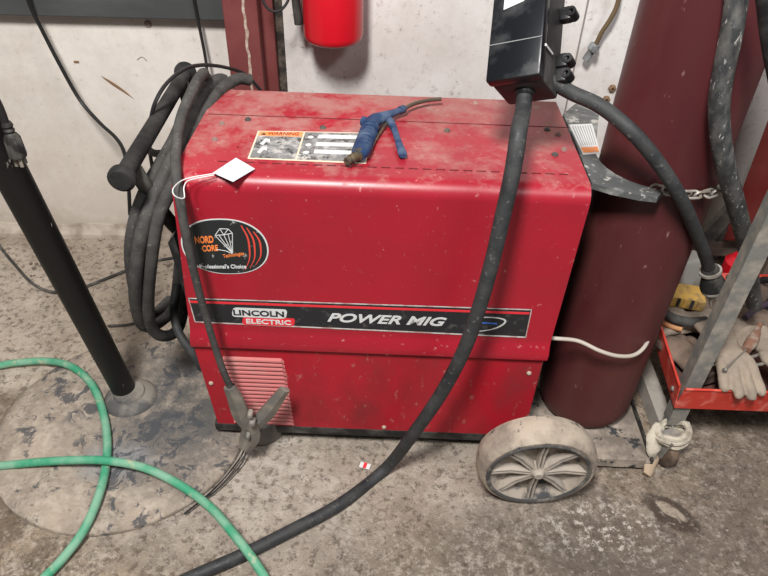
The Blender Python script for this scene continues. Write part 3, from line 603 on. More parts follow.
# second cable with the big plug
t = thing('plug_cord', 'black cord running from the switch box down to a big plug', 'power cord', oy(714, 300, 1.16))
s0 = BM_ @ V((Wb*.85, Db*.75, .03))
bm = NBM(); tube(bm, [s0, oy(572, 93, 1.12), oy(600, 106, 1.09), oy(630, 130, 1.045), oy(656, 160, 1.035), oy(680, 197, 1.04), oy(697, 235, 1.08), oy(706, 258, 1.11), oy(710, 275, 1.13)], .0130, 16, 7); part('cord', bm, cable2, t)
pp = oy(710, 268, 1.12); pe = oy(716.5, 308, 1.115); dd = (pe-pp); LL = dd.length; Mp = align(pp, dd)
bm = NBM(); lathe(bm, [(0, 0), (.017, 0), (.0185, .004), (.0185, .012), (.017, .015), (.019, .02), (.026, .045), (.027, .050), (.027, .054), (.0, .054)], Mp, 24); pg = part('plug', bm, blackm, t)
bm = NBM(); lathe(bm, [(.0175, .006), (.023, .006), (.023, .012), (.0175, .012)], Mp, 24); part('plug_collar', bm, chainm, t, sub=pg)
bm = NBM(); lathe(bm, [(0, .052), (.0265, .052), (.026, .062), (.022, .064), (.020, .074), (.0, .075)], Mp, 24); part('plug_face', bm, mat('dusty_plug_face', (.42, .40, .37), .8, grime=(.2, .18, .16), gs=30), t, sub=pg)
for an in (0, 2.1, 4.2):
    bm = NBM(); box(bm, (.013*math.cos(an), .013*math.sin(an), .086), (.012, .004, .030), Mp); part('prong', bm, steel, t, sub=pg)
# dirty thick hose hanging on the right
rope('conduit_hose', [oy(740, -60, 1.07), oy(737, -5, 1.05), oy(731, 35, 1.04), oy(722, 80, 1.035), oy(719, 115, 1.035), oy(724, 160, 1.04), oy(736, 205, 1.07), oy(746, 245, 1.11), oy(751, 280, 1.15), oy(754, 305, 1.17)], .0172, hosed, 'thick scuffed black hose hanging in front of the maroon cylinder', 'hose', seg=20)

# ------------------------------------------------------------------ coiled gun cable at the left end
def K(*a): return [oy(u, v, y) for u, v, y in a]
coil = K((250, 80, 1.52), (238, 79, 1.50), (222, 89, 1.44), (207, 108, 1.36), (196, 131, 1.28), (186, 155, 1.19), (173, 185, 1.12), (158, 218, 1.08), (151, 260, 1.07), (148, 300, 1.09), (151, 326, 1.12), (163, 336, 1.15), (178, 329, 1.21), (184, 300, 1.27), (183, 250, 1.29), (186, 200, 1.30), (197, 140, 1.34), (212, 98, 1.42), (224, 81, 1.47),
         (214, 82, 1.45), (200, 100, 1.38), (188, 126, 1.28), (176, 153, 1.19), (160, 185, 1.12), (144, 225, 1.07), (136, 270, 1.06), (136, 305, 1.09), (144, 326, 1.13), (160, 322, 1.2), (174, 305, 1.26), (180, 260, 1.30), (184, 200, 1.31), (194, 130, 1.36), (207, 88, 1.45),
         (203, 78, 1.44), (190, 103, 1.36), (175, 138, 1.26), (160, 165, 1.18), (146, 190, 1.12), (134, 225, 1.09), (131, 260, 1.10), (138, 300, 1.15), (152, 315, 1.22), (170, 300, 1.3))
o = rope('gun_cable', coil, .0135, cable, 'grey dusty welding gun cable coiled over the left end of the machine', 'cable', seg=14, smooth=5)
rope('lead_cable', K((177, 285, 1.24), (174, 305, 1.20), (176, 325, 1.17), (183, 340, 1.14), (195, 356, 1.12), (202, 368, 1.12)), .0105, cable2, 'short dark cable hanging beside the lower left edge of the red machine', 'cable')
rope('work_cable', K((196, 92, 1.45), (204, 74, 1.42), (198, 80, 1.36), (188, 100, 1.29), (180, 122, 1.22), (176, 150, 1.12), (176, 175, 1.05), (180, 200, 1.015), (187, 240, 1.0), (196, 280, .995), (207, 320, .99), (220, 362, .985), (231, 388, .98), (238, 398, .98)), lambda t: .0125-.005*min(1, t*1.3), cable, 'long grey ground lead hanging down the front to the clamp', 'cable', seg=12)
# ground clamp
t = thing('ground_clamp', 'spring ground clamp hanging at the lower left of the red front', 'clamp', oy(246, 440, .97))
def plate(name, pts, w, y, mt, th=.008):
    bm = NBM(); P = cr([oy(u, v, y) for u, v in pts], 5); n = len(P); Lp, Rp = [], []
    for i, p in enumerate(P):
        tg = (P[min(i+1, n-1)]-P[max(i-1, 0)]).normalized(); nn = tg.cross(V((0, 1, 0))).normalized(); ww = w(i/(n-1)); Lp.append(p+nn*ww); Rp.append(p-nn*ww)
    ra = [[bm.verts.new(a), bm.verts.new((a+b)/2+V((0, -th*.9, 0))), bm.verts.new(b), bm.verts.new(b+V((0, th, 0))), bm.verts.new(a+V((0, th, 0)))] for a, b in zip(Lp, Rp)]
    for a, b in zip(ra, ra[1:]):
        for k in range(5): bm.faces.new((a[k], a[(k+1) % 5], b[(k+1) % 5], b[k]))
    bm.faces.new(ra[0]); bm.faces.new(ra[-1][::-1]); return part(name, bm, mt, t)
plate('handle', [(229, 388), (235, 400), (241, 416), (250, 428), (252, 440), (246, 450)], lambda s: .012+.008*math.sin(PI*s), .975, steel)
plate('handle', [(285, 390), (276, 402), (266, 415), (254, 426), (246, 437), (243, 448)], lambda s: .010+.008*math.sin(PI*s), .985, steel)
for u, v, r in ((252, 423, .0075), (250, 415, .006), (248, 436, .005)):
    bm = NBM(); lathe(bm, [(0, .007), (r*.8, .006), (r, 0), (r, -.012)], align(oy(u, v, .963), (0, -1, 0)), 14); part('bolt', bm, galv, t)
bm = NBM(); pts = [oy(252, 424, .99)+V((0.011*math.cos(a), -.002*a, .011*math.sin(a))) for a in [i*PI/6 for i in range(19)]]; tube(bm, pts, .0018, 6, 1); part('spring', bm, darksteel, t)
bm = NBM(); prism(bm, [oy(u, v, .98) for u, v in ((228, 386), (234, 384), (246, 410), (250, 425), (240, 420), (230, 400))], (0, .004, 0)); part('insulator', bm, black, t)
# wire tail below the clamp
t = thing('wire_tail', 'thin doubled black wire trailing from the clamp over the round base', 'wire', oz(225, 470))
for k, pts in enumerate(([(246, 446, .04), (240, 458, .016), (228, 474, .014), (215, 488, .012), (203, 499, .012), (184, 514, .01)], [(247, 447, .04), (243, 461, .02), (233, 474, .012), (218, 489, .01), (204, 499, .012)])):
    bm = NBM(); tube(bm, [oz(u, v, z) for u, v, z in pts], .0021, 8, 6); part('strand', bm, black, t)
# hooded cord going over the handle, cords on the wall
rope('thin_cord', K((262, 92, 1.60), (246, 75, 1.58), (228, 68, 1.53), (205, 65, 1.46), (185, 69, 1.38), (167, 83, 1.32), (155, 103, 1.28), (150, 125, 1.28), (149, 145, 1.30), (152, 166, 1.34), (156, 200, 1.36)), .0042, thinblk, 'thin black cord arching over the grey cable coil', 'cord', seg=8)
rope('hanging_cord', K((22, -30, 1.865), (28, 0, 1.87), (42, 30, 1.875), (60, 65, 1.87), (80, 100, 1.86), (100, 123, 1.82), (116, 138, 1.78), (124, 152, 1.74), (128, 175, 1.70), (130, 215, 1.66)), .0055, thinblk, 'black cord sagging across the white wall from the grey rail', 'cord', seg=8)
rope('hanging_cord', K((190, -30, WY-.05), (194, 0, WY-.05), (200, 30, WY-.05), (206, 62, WY-.06), (208, 90, WY-.10)), .0045, thinblk, 'short straight black cord hanging down the wall beside the red column', 'cord', seg=8)
rope('extension_cord', [oz(-40, 205, .05), oz(-12, 232, .034), oz(0, 247, .028), oz(15, 265, .016), oz(32, 283, .008), oz(52, 292, .006), oz(75, 290, .006), oz(100, 281, .006), oz(125, 271, .006), oz(150, 262, .006), oz(185, 256, .006)], .0048, mat('grey_black_cord', (.04, .038, .036), .6, grime=(.12, .11, .1), gs=20), 'thin black cord lying on the dusty floor behind the black pole', 'cord', seg=8)
rope('grey_lead', [oz(u, v, .006) for u, v in ((108, 326), (125, 325), (142, 322), (160, 320), (180, 318))], .004, cable, 'dusty grey lead lying on the floor behind the round base', 'cord', seg=8)
# paper tag
t = thing('paper_tag', 'small white paper tag tied with string on the machine top', 'tag', oz(235, 170, .753))
P = [oz(u, v, z) for u, v, z in ((236, 158, .7535), (255, 169, .7575), (233, 182, .7545), (213, 173, .7545))]
bm = NBM(); prism(bm, P, (0, 0, .0007)); part('card', bm, paper, t, smooth=False)
bm = NBM(); tube(bm, [oz(217, 173, .757), oz(205, 175, .757), oz(193, 177, .757), oz(181, 181, .757), oy(173, 189, .99), oy(175, 196, .98), oy(184, 198, .99), oz(184, 187, .757), oz(190, 180, .757), oz(214, 175, .757)], .0011, 6, 6); part('string', bm, white, t)

# ------------------------------------------------------------------ blue air blow gun
t = thing('air_blow_gun', 'blue air blow gun with bent brown nozzle on the machine top', 'air gun', oz(385, 135, ZT))
zb = ZT+.017
def G(u, v, dz=0.): return oz(u, v, zb+dz)
def prf(L_): return lambda q: (lambda x: L_[int(x)]*(1-x % 1)+L_[min(len(L_)-1, int(x)+1)]*(x % 1))(min(q, .9999)*(len(L_)-1))
bm = NBM(); tube(bm, [G(358, 156), G(361, 151), G(365, 140), G(369, 129), G(374, 121), G(383, 117), G(393, 113), G(403, 109.5)], prf([.0135, .0178, .0178, .0165, .0165, .0165, .013, .0085, .0075]), 18, 6, flat=.75)
body = part('body', bm, blue, t)
bm = NBM()
for i in range(7):
    p = G(362.5, 148)+(G(370, 127)-G(362.5, 148))*(i/6); d_ = (G(370, 127)-G(362.5, 148)).normalized(); lathe(bm, [(.0150, -.0012), (.0183, -.0008), (.0183, .0008), (.0150, .0012)], Matrix.Translation(p+V((0, 0, -.0005))) @ Matrix.Diagonal((1, 1, .82, 1)) @ align((0, 0, 0), d_), 20)
part('grip_ribs', bm, blue, t, sub=body)
bm = NBM(); tube(bm, [G(372, 124), G(362.5, 121)], lambda q: .010, 14, 1); part('valve_cap', bm, blue, t)
bm = NBM(); tube(bm, [G(386, 117, -.003), G(391, 122, -.004), G(395, 131, -.005), G(398.5, 142, -.007), G(402, 152, -.008), G(403, 156, -.008)], prf([.0085, .0085, .007, .0062, .0075, .0092, .0075]), 12, 5, flat=.6); part('trigger', bm, blue, t)
bm = NBM(); lathe(bm, [(0, 0), (.0085, 0), (.0085, .012), (.006, .016), (0, .016)], align(G(400, 110.5), G(410, 106)-G(400, 110.5)), 14); part('nozzle_collar', bm, blue, t)
bm = NBM(); tube(bm, [G(402, 110.5), G(409, 106), G(417, 102.8), G(429, 100.2), G(441, 99)], .0044, 10, 6); part('nozzle', bm, tubebr, t)
bm = NBM(); M = align(G(361, 153), G(345, 163, -.003)-G(361, 153)); lathe(bm, [(.0, 0), (.0125, .001), (.0125, .012), (.0095, .013), (.0095, .017), (.0075, .018), (.0075, .022), (.0092, .023), (.0092, .027), (.0068, .029), (.0068, .034), (.0082, .035), (.0082, .040), (.004, .041), (0, .038)], M, 18); part('hose_fitting', bm, brass, t)
bm = NBM(); tube(bm, [G(388, 121, -.006), G(381, 131, -.008), G(374, 143, -.010), G(370, 152, -.010)], .0024, 6, 4); part('linkage', bm, brass, t)

# ------------------------------------------------------------------ black stand with round base
t = thing('pole_stand', 'black steel pole on a heavy round dirt covered base plate', 'stand', (-.61, 1.10, 0))
bc = V((-.615, 1.10, 0)); br = .312
bm = NBM()
pf = [(0, .0255), (.05, .0252), (.12, .0245), (.2, .0225), (.27, .018), (.3, .0135), (br-.002, .011), (br, .007), (br, 0)]
lathe(bm, pf, Matrix.Translation(bc), 96)
bmesh.ops.subdivide_edges(bm, edges=[e for e in bm.edges if e.calc_length() > .03], cuts=1)
for v in bm.verts:
    if v.co.z > .008: v.co.z += noise.noise(v.co*9)*.0035
bp = part('base', bm, base_mat(), t, ang=60)
ft = oz(124, 389, .045)
pt = oy(4, 160, 1.02); dirp = (pt-ft).normalized()
bm = NBM(); lathe(bm, [(.068, .018), (.066, .030), (.056, .040), (.040, .046), (.037, .052), (.0, .052)], Matrix.Translation((ft.x+.018, ft.y-.014, 0)), 40); part('collar', bm, mat('dusty_collar', (.075, .072, .07), .7, spec=.3, grime=(.2, .175, .15), gs=12, bump=.2), t)
bm = NBM(); tube(bm, [ft-dirp*.01, ft+dirp*.4, ft+dirp*1.15], lambda s: .0295, 32, 1); part('pole', bm, mat('satin_black_pole', (.009, .008, .008), .5, spec=.3, grime=(.028, .025, .022), gs=6, lo=.5, hi=.8, grime2=(.3, .27, .24), g2s=35, lo2=.70, hi2=.75, stretch=(1, 1, .3)), t)
# plug hanging beside the pole
t = thing('cord_plug', 'black three pin plug hanging beside the black pole', 'plug', oy(15, 150, .96))
Y = .98
bm = NBM(); tube(bm, [oy(-26, 40, Y), oy(-12, 82, Y), oy(0, 108, Y), oy(6, 124, Y), oy(9, 132, Y)], .006, 10, 6); cdp = part('cord', bm, thinblk, t)
a = oy(6, 122, Y); b = oy(20, 160, Y); M = align(a, b-a); LL = (b-a).length
bm = NBM(); lathe(bm, [(0, 0), (.007, 0), (.009, .006), (.007, .01), (.009, .014), (.007, .018), (.010, .022)], M, 14); lathe(bm, [(.0095, .020), (.0135, .028), (.0145, .058), (.0135, .060), (0, .060)], M, 8); pg = part('plug', bm, mat('dusty_plug', (.018, .016, .015), .5, grime=(.06, .055, .05), gs=40), t)
for dx, dy, l_ in ((-.007, .004, .016), (.007, .004, .016), (0, -.008, .018)):
    bm = NBM(); box(bm, (dx, dy, .060+l_/2), (.0015 if dy > 0 else .0045, .0055 if dy > 0 else .0045, l_), M); part('prong', bm, steel, t, sub=pg)

# ------------------------------------------------------------------ green hose
gp = [oz(-60, 372, .012), oz(-10, 367, .012), oz(15, 363, .014), oz(45, 361, .018), oz(70, 366, .035), oz(90, 382, .037), oz(101, 405, .037), oz(107, 435, .038), oz(106, 465, .038), oz(99, 495, .036), oz(85, 528, .026), oz(65, 556, .014), oz(42, 580, .012), oz(-20, 640, .012), oz(-180, 640, .012), oz(-200, 520, .012), oz(-100, 480, .012), oz(-30, 469, .013), oz(0, 466, .020), oz(40, 462, .040), oz(80, 460, .055), oz(110, 461, .060), oz(145, 468, .050), oz(180, 485, .034), oz(210, 507, .030), oz(232, 532, .036), oz(250, 555, .034), oz(266, 580, .020), oz(285, 620, .012)]
rope('garden_hose', gp, .0100, green, 'green rubber hose looping twice across the round base', 'hose', seg=16, smooth=8)

# ------------------------------------------------------------------ fire extinguisher
ex_ = oy(333, 30, WY-.10); er = (oy(363.5, 10, WY-.10).x-oy(303, 10, WY-.10).x)/2; ezb = oy(345, 43, WY-.12).z
t = thing('fire_extinguisher', 'red fire extinguisher hung on the white wall', 'fire extinguisher', (ex_.x, WY-.10, ezb))
Mx = Matrix.Translation((oy(333, 10, WY-.10).x, WY-.10, ezb)) @ Matrix.Rotation(-.0, 4, 'Y')
bm = NBM(); lathe(bm, [(0, .004), (er*.7, 0), (er*.88, .002), (er*.97, .010), (er, .022), (er, .40), (er*.9, .44), (er*.5, .47), (.02, .48), (0, .48)], Mx, 56); part('tank', bm, exred, t)
bm = NBM(); lathe(bm, [(.0, .48), (.02, .48), (.02, .52), (0, .52)], Mx, 16); box(bm, (.02, 0, .53), (.12, .02, .015), Mx, bev=.003); part('valve_head', bm, black, t)
bm = NBM(); box(bm, (0, er+.012, .2), (.04, .045, .3), Mx); part('wall_bracket', bm, blackm, t, smooth=False)
bm = NBM(); a_, b_ = oy(299, 24, WY-.10), oy(292, -25, WY-.10); tube(bm, [a_, b_], lambda s: .0125-.003*s, 14, 1); nzl = part('nozzle', bm, blackm, t)
bm = NBM(); tube(bm, [b_, b_+V((0, 0, .10)), b_+V((.05, 0, .25)), Mx @ V((0, 0, .52))], .007, 8, 6); part('discharge_hose', bm, black, t)
rope('looped_cord', K((261, -12, 1.80), (264, 3, 1.79), (272, 11, 1.79), (282, 9, 1.80), (289, -2, 1.82), (292, -20, 1.84)), .0036, thinblk, 'small loop of black cord in front of the red column edge', 'cord', seg=8)
# ------------------------------------------------------------------ grey connector on the wall
t = thing('air_connector', 'brown line ending in a grey connector against the white wall', 'connector', oy(590, 50, WY-.03))
bm = NBM(); tube(bm, K((622, -25, WY-.04), (618, 2, WY-.04), (611, 18, WY-.04), (602, 32, WY-.035), (596, 44, WY-.03)), .0068, 10, 6); part('line', bm, mat('olive_brown_line', (.13, .09, .05), .5), t)
M = align(oy(596, 44, WY-.03), oy(584, 62, WY-.03)-oy(596, 44, WY-.03)); bm = NBM(); lathe(bm, [(0, 0), (.013, 0), (.015, .006), (.015, .02), (.0105, .024), (.0105, .052), (0, .052)], M, 16); box(bm, (.014, 0, .013), (.02, .016, .016), M, bev=.003); box(bm, (0, .0, .012), (.034, .01, .012), M, bev=.002); part('connector_body', bm, greyp, t)
# small brackets / dark bits on the wall beside the cylinder
for (u, v, lab) in ((612, 88, 'small rusty bolt head on the wall next to the cylinder'), (606, 99, 'small rusty nut lying against the wall below the bolt head')):
    bm = NBM(); lathe(bm, [(.004, .010), (.008, .010), (.012, .006), (.012, 0)], align(oy(u, v, WY-.001), (0, -1, 0)), 6); tag(obj('wall_bolt', bm, brn, smooth=False), lab, 'bolt')

# ------------------------------------------------------------------ cart with tray
ct = thing('tool_cart', 'steel cart with grey angle leg and red tray of gloves', 'cart', (.72, 1.02, 0))
TZ = .172; TH = .076
c0 = oz(674, 408, TZ); c1 = oz(900, 417, TZ); cb = oz(651, 330, TZ)
fd = V((1, (oz(768, 411.5, TZ)-c0).y/(oz(768, 411.5, TZ)-c0).x, 0)).normalized(); bd = (cb-c0).normalized(); TL = .45; TD = .50
def tray_side(a, b, nrm, slope=.010, TH=TH):
    bm = NBM(); a = V(a); b = V(b); n = V(nrm); P = [a, b, b+V((0, 0, TH))+n*slope, a+V((0, 0, TH))+n*slope]
    prism(bm, P, -n*.003); tube(bm, [a+V((0, 0, TH))+n*slope, b+V((0, 0, TH))+n*slope], .003, 8, 1); return bm
cr0 = c0+fd*TL; cbk = c0+bd*TD
nf = V((fd.y, -fd.x, 0)); nl = V((-bd.y, bd.x, 0)); 
bm = NBM(); prism(bm, [c0, cr0, cr0+bd*TD, cbk], (0, 0, .003)); tray = part('tray', bm, mat('tray_bottom', (.12, .05, .04), .8, grime=(.08, .06, .05), gs=8), ct, smooth=False)
tray['label'] = 'low red steel tray'
part('tray_front', tray_side(c0, cr0, nf), rack, ct, sub=tray, smooth=False)
part('tray_side', tray_side(c0, cbk, nl), rack, ct, sub=tray, smooth=False)
part('tray_side', tray_side(cr0, cr0+bd*TD, -nl), rack, ct, sub=tray, smooth=False)
part('tray_back', tray_side(cbk, cr0+bd*TD, -nf, TH=.02), rack, ct, sub=tray, smooth=False)
# angle iron legs: one near corner visible, slightly leaning
def leg(p0, p1, w=.038, t_=.004, d1=fd, d2=bd):
    bm = NBM(); p0 = V(p0); p1 = V(p1); off = p1-p0
    prism(bm, [p0, p0+d1*w, p0+d1*w+d2*t_, p0+d1*t_+d2*t_, p0+d1*t_+d2*w, p0+d2*w], off); return bm
lb = oz(659, 424, .115); 
l0 = c0+fd*.006+bd*.008; l0.z = .10; l1 = V((l0.x+.012, l0.y+.0, .95))
part('leg', leg(l0, l1), galv, ct, smooth=False)
for q in (c0+fd*(TL-.036)+bd*.008, cbk+fd*.006-bd*.036, cbk+fd*(TL-.036)-bd*.036):
    part('leg', leg(V((q.x, q.y, .10)), V((q.x+.012, q.y, .60))), galv, ct, smooth=False)
bm = NBM(); lathe(bm, [(0, .004), (.005, .004), (.007, 0)], align(c0+bd*.03+V((0, 0, .034))+nl*.006, nl), 12); part('bolt', bm, galv, ct)
# casters
def caster(q, vis):
    M = Matrix.Translation((q.x, q.y, 0)) @ Matrix.Rotation(.35, 4, 'Z')
    bm = NBM(); lathe(bm, [(0, -.013), (.026, -.013), (.036, -.011), (.038, -.006), (.038, .006), (.036, .011), (.026, .013), (0, .013)], M @ Matrix.Translation((0, 0, .038)) @ Matrix.Rotation(PI/2, 4, 'Y'), 32); w_ = part('caster', bm, mat('brown_caster_wheel', (.14, .095, .065), .7, grime=(.07, .05, .04), gs=20), ct)
    bm = NBM()
    for s in (-1, 1): prism(bm, [M @ V((s*.017, a, b)) for a, b in ((-.012, .03), (.012, .03), (.024, .1), (-.024, .1))], M.to_3x3() @ V((s*.003, 0, 0)))
    box(bm, (0, 0, .100), (.036, .036, .004), M); part('fork', bm, galv, ct, sub=w_, smooth=False)
caster(V((l0.x+.004, l0.y-.03, 0)), 1)
for q in (c0+fd*(TL-.03)+bd*.03, cbk+fd*.03-bd*.03, cbk+fd*(TL-.03)-bd*.03): caster(q, 0)
# rag tied round the caster
t = thing('tied_rag', 'cream cloth strip wrapped round the cart caster', 'rag', (l0.x, l0.y-.02, .02))
cq = V((l0.x+.008, l0.y-.018, 0))
for k, (zz, rr_, tlt) in enumerate(((.104, .031, .35), (.094, .034, .25), (.083, .033, .0))):
    bm = NBM(); pts = [cq+V((rr_*1.1*math.cos(a), rr_*.95*math.sin(a), zz+tlt*rr_*math.cos(a+.5)+.003*math.sin(5*a))) for a in [2*PI*i/22 for i in range(22)]]; tube(bm, pts, .0085, 8, 1, flat=1., closed=True)
    for v in bm.verts: v.co += V((noise.noise(v.co*40), noise.noise(v.co*40+V((9, 0, 0))), noise.noise(v.co*40+V((0, 9, 0)))))*.003
    part('wrap', bm, rag, t)
def knob(name, pts, rf, fl, mt):
    bm = NBM(); tube(bm, pts, rf, 12, 5, flat=fl, up=V((0, -1, .5)))
    for v in bm.verts: v.co += V((noise.noise(v.co*45), noise.noise(v.co*45+V((9, 0, 0))), noise.noise(v.co*45+V((0, 9, 0)))))*.004
    part(name, bm, mt, t)
knob('loose_end', [oz(660, 424, .10), oz(654, 444, .07), oz(653, 458, .035)], lambda s: .010+.012*math.sin(PI*min(1, s+.1)), .45, rag)
knob('loose_end', [oz(664, 440, .075), oz(676, 438, .075), oz(686, 430, .07)], lambda s: .012+.006*math.sin(PI*s), .5, rag)
knob('loose_end', [oz(656, 452, .03), oz(650, 466, .018), oz(646, 474, .010)], lambda s: .012+.006*math.sin(PI*s), .5, mat('brown_cloth', (.36, .27, .19), .95, bump=.4))

# ------------------------------------------------------------------ gloves and tools in the tray
def glove(name, loc, yaw, pitch, roll, curl, mt, label, s=1., th=1):
    bm = NBM()
    def ell(c, r): bmesh.ops.create_uvsphere(bm, u_segments=16, v_segments=10, radius=1, matrix=Matrix.Translation(V(c)) @ Matrix.Diagonal((*r, 1)))
    ell((0, 0, 0), (.046, .055, .017)); ell((0, -.05, .0), (.038, .05, .018)); 
    tube(bm, [(0, -.05, 0), (0, -.11, .004)], lambda q: .036+.010*q, 16, 1, flat=.45)
    for i, (x, l_) in enumerate(((-.034, .062), (-.012, .074), (.012, .070), (.034, .055))):
        a = (i-1.5)*.09; pts = [V((x*.9, .02, 0))]; d_ = V((math.sin(a), math.cos(a), 0)); cz = 0; p = pts[0]
        for k in range(4):
            cz += curl*.32; p = p+V((d_.x*math.cos(cz), d_.y*math.cos(cz), -math.sin(cz)))*(l_+.02)/4; pts.append(p)
        tube(bm, pts, lambda q: .0135-.002*q, 12, 3); ell(pts[-1], (.0112, .0112, .0112))
    tube(bm, [V((.028*th, -.03, 0)), V((.055*th, .0, -.004)), V((.064*th, .032, -.012))], lambda q: .0165-.004*q, 12, 3); ell((.064*th, .032, -.012), (.0125, .0125, .0125))
    for v in bm.verts: v.co += V((noise.noise(v.co*30+V(loc)*20), noise.noise(v.co*30+V((5, 0, 0))), noise.noise(v.co*30+V((0, 5, 0))+V(loc)*9)))*.005
    # fuse into one skin
    me = bpy.data.meshes.new('g'); bm.to_mesh(me); bm.free(); go = bpy.data.objects.new('g', me); C.objects.link(go)
    md = go.modifiers.new('r', 'REMESH'); md.mode = 'VOXEL'; md.voxel_size = .0035; md2 = go.modifiers.new('s', 'SMOOTH'); md2.iterations = 3
    dg = bpy.context.evaluated_depsgraph_get(); me2 = bpy.data.meshes.new_from_object(go.evaluated_get(dg)); bpy.data.objects.remove(go); bpy.data.meshes.remove(me)
    bm = NBM(); bm.from_mesh(me2); bpy.data.meshes.remove(me2); bm.transform(Matrix.Diagonal((s, s, s, 1)))
    o = obj(name, bm, mt, None, ang=180)
    base = o.location.copy(); o.data.transform(Matrix.Translation(base)); o.location = loc; o.rotation_euler = (pitch, roll, yaw)
    tag(o, label, 'glove', 'work gloves heaped in the red tray'); return o
RD = math.radians
F = TZ+.003
glove('work_glove', oz(730, 354, .275), RD(178), RD(6), 0, .5, glovem, 'tan cloth glove hanging its fingertips over the red tray rim beside the angle leg')
glove('work_glove', oz(780, 360, .275), RD(186), RD(6), RD(-4), .5, glovem, 'tan cloth glove draped over the tray rim at the right photo edge', th=-1)
glove('work_glove', oz(745, 336, .26), RD(120), RD(2), RD(-8), .6, glovem, 'tan glove lying crossways behind the front gloves under the steel rod')
glove('work_glove', oz(772, 322, .27), RD(60), RD(8), RD(10), .9, glove2, 'brown leather glove in the middle of the heap by the photo edge')
glove('work_glove', oz(752, 290, .25), RD(-40), RD(0), RD(4), .7, glove2, 'dark brown glove deep in the tray right of the angle leg', th=-1)
glove('work_glove', oz(680, 350, .205), RD(20), RD(0), RD(2), .6, glove2, 'brown glove squeezed between tray side and angle leg')
glove('work_glove', oz(676, 322, .22), RD(95), RD(3), RD(0), .6, glovem, 'tan glove lying behind the left tray side below the yellow box')
glove('work_glove', oz(700, 306, .20), RD(140), RD(5), RD(0), .6, glove2, 'brown glove underneath the big plug')
glove('work_glove', oz(730, 300, .21), RD(70), RD(-6), RD(0), .6, glove2, 'dark glove tucked behind the plug prongs next to the leg')
# silver wrench-like loop, rod, wire
rope('steel_wire', [oz(u, v, .272) for u, v in ((716, 350), (726, 347), (738, 352), (750, 357), (766, 352), (790, 345))], .0042, steel, 'bright steel wire bundle on the gloves, upper strand', 'wire', seg=8)
rope('steel_wire', [oz(u, v, .272) for u, v in ((718, 358), (728, 361), (742, 365), (756, 365), (775, 361), (795, 358))], .0042, steel, 'dull steel wire on the gloves, lower strand', 'wire', seg=8)
t = thing('rod_tool', 'rusty handled tool with thin steel rod lying on the gloves', 'tool', oz(745, 345, .285))
bm = NBM(); tube(bm, [oz(725, 370, .290), oz(735, 360, .292), oz(748, 348, .294)], .0022, 8, 1); part('rod', bm, steel, t)
bm = NBM(); lathe(bm, [(0, .004), (.004, .004), (.006, 0), (.004, -.003), (0, -.003)], align(oz(725, 370, .290), oz(725, 370, .29)-oz(748, 348, .294)), 12); part('tip', bm, steel, t)
bm = NBM(); tube(bm, [oz(746, 350, .294), oz(754, 338, .298), oz(760, 324, .302)], lambda s: .006+.008*math.sin(PI*min(1, s+.15)), 12, 4); part('grip', bm, mat('rusty_handle', (.18, .09, .06), .7, grime=(.3, .25, .2), gs=30), t)
t = thing('tool_case', 'small yellow ribbed plastic case in the tray behind the cylinder', 'case', oz(682, 300, .24))
bm = NBM(); M = Matrix.Translation(oz(684, 296, .25)) @ Matrix.Rotation(RD(-15), 4, 'Z'); box(bm, (0, 0, 0), (.10, .07, .035), M, bev=.006); yb = part('shell', bm, yellow, t)
for i in range(5):
    bm = NBM(); box(bm, (-.035+.017*i, -.034, .002), (.008, .006, .026), M); part('rib', bm, black if i % 2 else yellow, t, sub=yb, smooth=False)
rope('grey_hose_piece', [oz(u, v, .265) for u, v in ((655, 308), (664, 313), (675, 319), (690, 322), (706, 321))], .0125, cable, 'short grey hose piece lying in the tray below the yellow case', 'hose')
tag(obj('orange_handle', tube(NBM(), [oz(664, 321, .24), oz(672, 325, .24), oz(682, 328, .24)], .011, 12, 4), mat('faded_orange', (.5, .25, .12), .7)), 'faded orange handle stub under the grey hose piece in the tray', 'handle')
bm = NBM(); box(bm, (0, 0, 0), (.10, .07, .09), Matrix.Translation(oz(694, 282, .26)+V((0, .05, 0))) @ Matrix.Rotation(.4, 4, 'Z') @ Matrix.Rotation(-.3, 4, 'X'), bev=.012, seg=3); tag(obj('plastic_jug', bm, mat('grey_white_plastic', (.42, .40, .36), .6, grime=(.3, .27, .23), gs=14)), 'pale grey plastic block standing in the tray behind the plug', 'jug')
# dark clutter cables in tray
rope('black_cord_bundle', [oz(u, v, .27) for u, v in ((742, 300), (752, 285), (768, 280), (780, 292), (770, 308), (752, 312))], .009, thinblk, 'black cord curled in the tray right of the angle leg', 'cord', seg=8)
rope('black_cord_bundle', [oz(u, v, .29) for u, v in ((745, 318), (757, 308), (775, 303), (790, 310))], .008, mat('purple_black', (.05, .035, .05), .6), 'purplish black cord curled on the gloves near the photo edge', 'cord', seg=8)

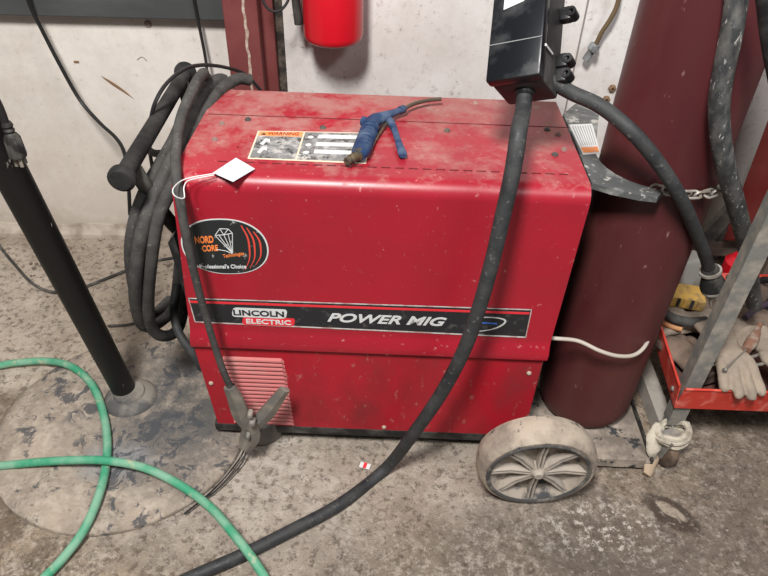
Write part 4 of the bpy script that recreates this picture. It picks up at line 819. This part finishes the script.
# ------------------------------------------------------------------ red cabinet and strut behind the cart
cx0 = oy(748, 190, 1.60).x; zt_ = oy(760, 84, 1.6).z; zcr0 = oy(747, 128, 1.60); zcr1 = oy(790, 172, 1.60)
t = thing('red_cabinet', 'red steel cabinet with folded corner standing behind the cart', 'cabinet', (cx0+.2, 1.74, .0))
def cv(x, y, z): return V((x, y, z))
bm = NBM(); bx = .55
vs = [cv(cx0+.03, 1.66, .22), cv(cx0+bx, 1.66, .22), cv(cx0+bx, 1.90, .22), cv(cx0*1.9/1.6, 1.90, .22), cv(cx0+.012, 1.66, .62), cv(cx0+bx, 1.60, .40), cv(cx0*1.9/1.6, 1.90, .82), cv(cx0+bx, 1.90, .82), cv(cx0+.02, 1.60, .82), cv(cx0+bx, 1.60, .82)]
b_ = [bm.verts.new(v) for v in vs]
for f in ((0, 1, 5, 4), (4, 5, 9, 8), (8, 9, 7, 6), (0, 4, 6, 3), (4, 8, 6), (1, 2, 7, 9, 5), (3, 2, 1, 0), (3, 6, 7, 2)): bm.faces.new([b_[i] for i in f])
part('shell', bm, boxred, t, smooth=False)
for dx in (.16, bx-.03):
    for yy in (1.69, 1.87): bm = NBM(); box(bm, (cx0+dx, yy, .11), (.03, .03, .225)); part('foot', bm, darksteel, t, smooth=False)
# dark strut leaning behind
tag(obj('angle_strut', prism(NBM(), [oy(733, 203, 1.50), oy(741, 210, 1.50), oz(662, 300, .01), oz(650, 290, .01)], (0.0, .02, 0)), darksteel, smooth=False), 'dark steel bar leaning diagonally behind the maroon cylinder', 'bar')
a_ = oy(705, 252, 1.72); bm = NBM(); box(bm, (a_.x+.1, 1.74, a_.z), (.34, .04, .03), bev=.002); box(bm, (a_.x-.05, 1.74, a_.z/2-.006), (.03, .03, a_.z-.01)); box(bm, (a_.x+.24, 1.74, a_.z/2-.006), (.03, .03, a_.z-.01)); tag(obj('shelf_rail', bm, mat('brown_rail', (.14, .1, .08), .8), smooth=False), 'low brown rail standing in front of the wall behind the cart', 'rail')
for u, lab in ((690, 'small red can on the floor behind the cylinder edge'), (738, 'small red can on the floor behind the hanging hose')):
    q = oy(u, 270, 1.62); bm = NBM(); lathe(bm, [(0, 0), (.045, 0), (.048, .006), (.048, q.z+.03), (.03, q.z+.05), (0, q.z+.05)], Matrix.Translation((q.x, q.y, .0)), 28); tag(obj('red_can', bm, exred), lab, 'can')
# dark strap at the top right
rope('black_strap', [oy(757, -40, .98), oy(763, 0, .98), oy(767, 35, .985), oy(772, 65, .99), oy(781, 110, 1.0), oy(800, 190, 1.0), oy(850, 300, 1.0)], .010, black, 'black cable at the top right corner in front of the cylinder', 'cable')

# ------------------------------------------------------------------ light
def area(name, loc, aim, sx, sy, e, col=(1, 1, 1)):
    ld = bpy.data.lights.new(name, 'AREA'); ld.shape = 'RECTANGLE'; ld.size = sx; ld.size_y = sy; ld.energy = e; ld.color = col
    o = bpy.data.objects.new(name, ld); C.objects.link(o); o.location = loc; o.rotation_euler = (V(aim)-V(loc)).to_track_quat('-Z', 'Y').to_euler(); return o
area('ceiling_tube', (-.42, -.35, 2.95), (.05, 1.3, .4), .35, .55, 128, (1, .985, .96))
area('fill_right', (1.6, -.6, 2.9), (.3, 1.3, .4), 1.2, .4, 40, (.97, .98, 1))  # added fill light from the right, softens the cylinder side
w = bpy.data.worlds.new('world'); bpy.context.scene.world = w; w.use_nodes = True; w.node_tree.nodes['Background'].inputs[0].default_value = (.80, .81, .83, 1); w.node_tree.nodes['Background'].inputs[1].default_value = .17
vs_ = bpy.context.scene.view_settings; vs_.view_transform = 'Standard'; vs_.look = 'None'; vs_.gamma = 1; vs_.use_curve_mapping = False; vs_.exposure = .17
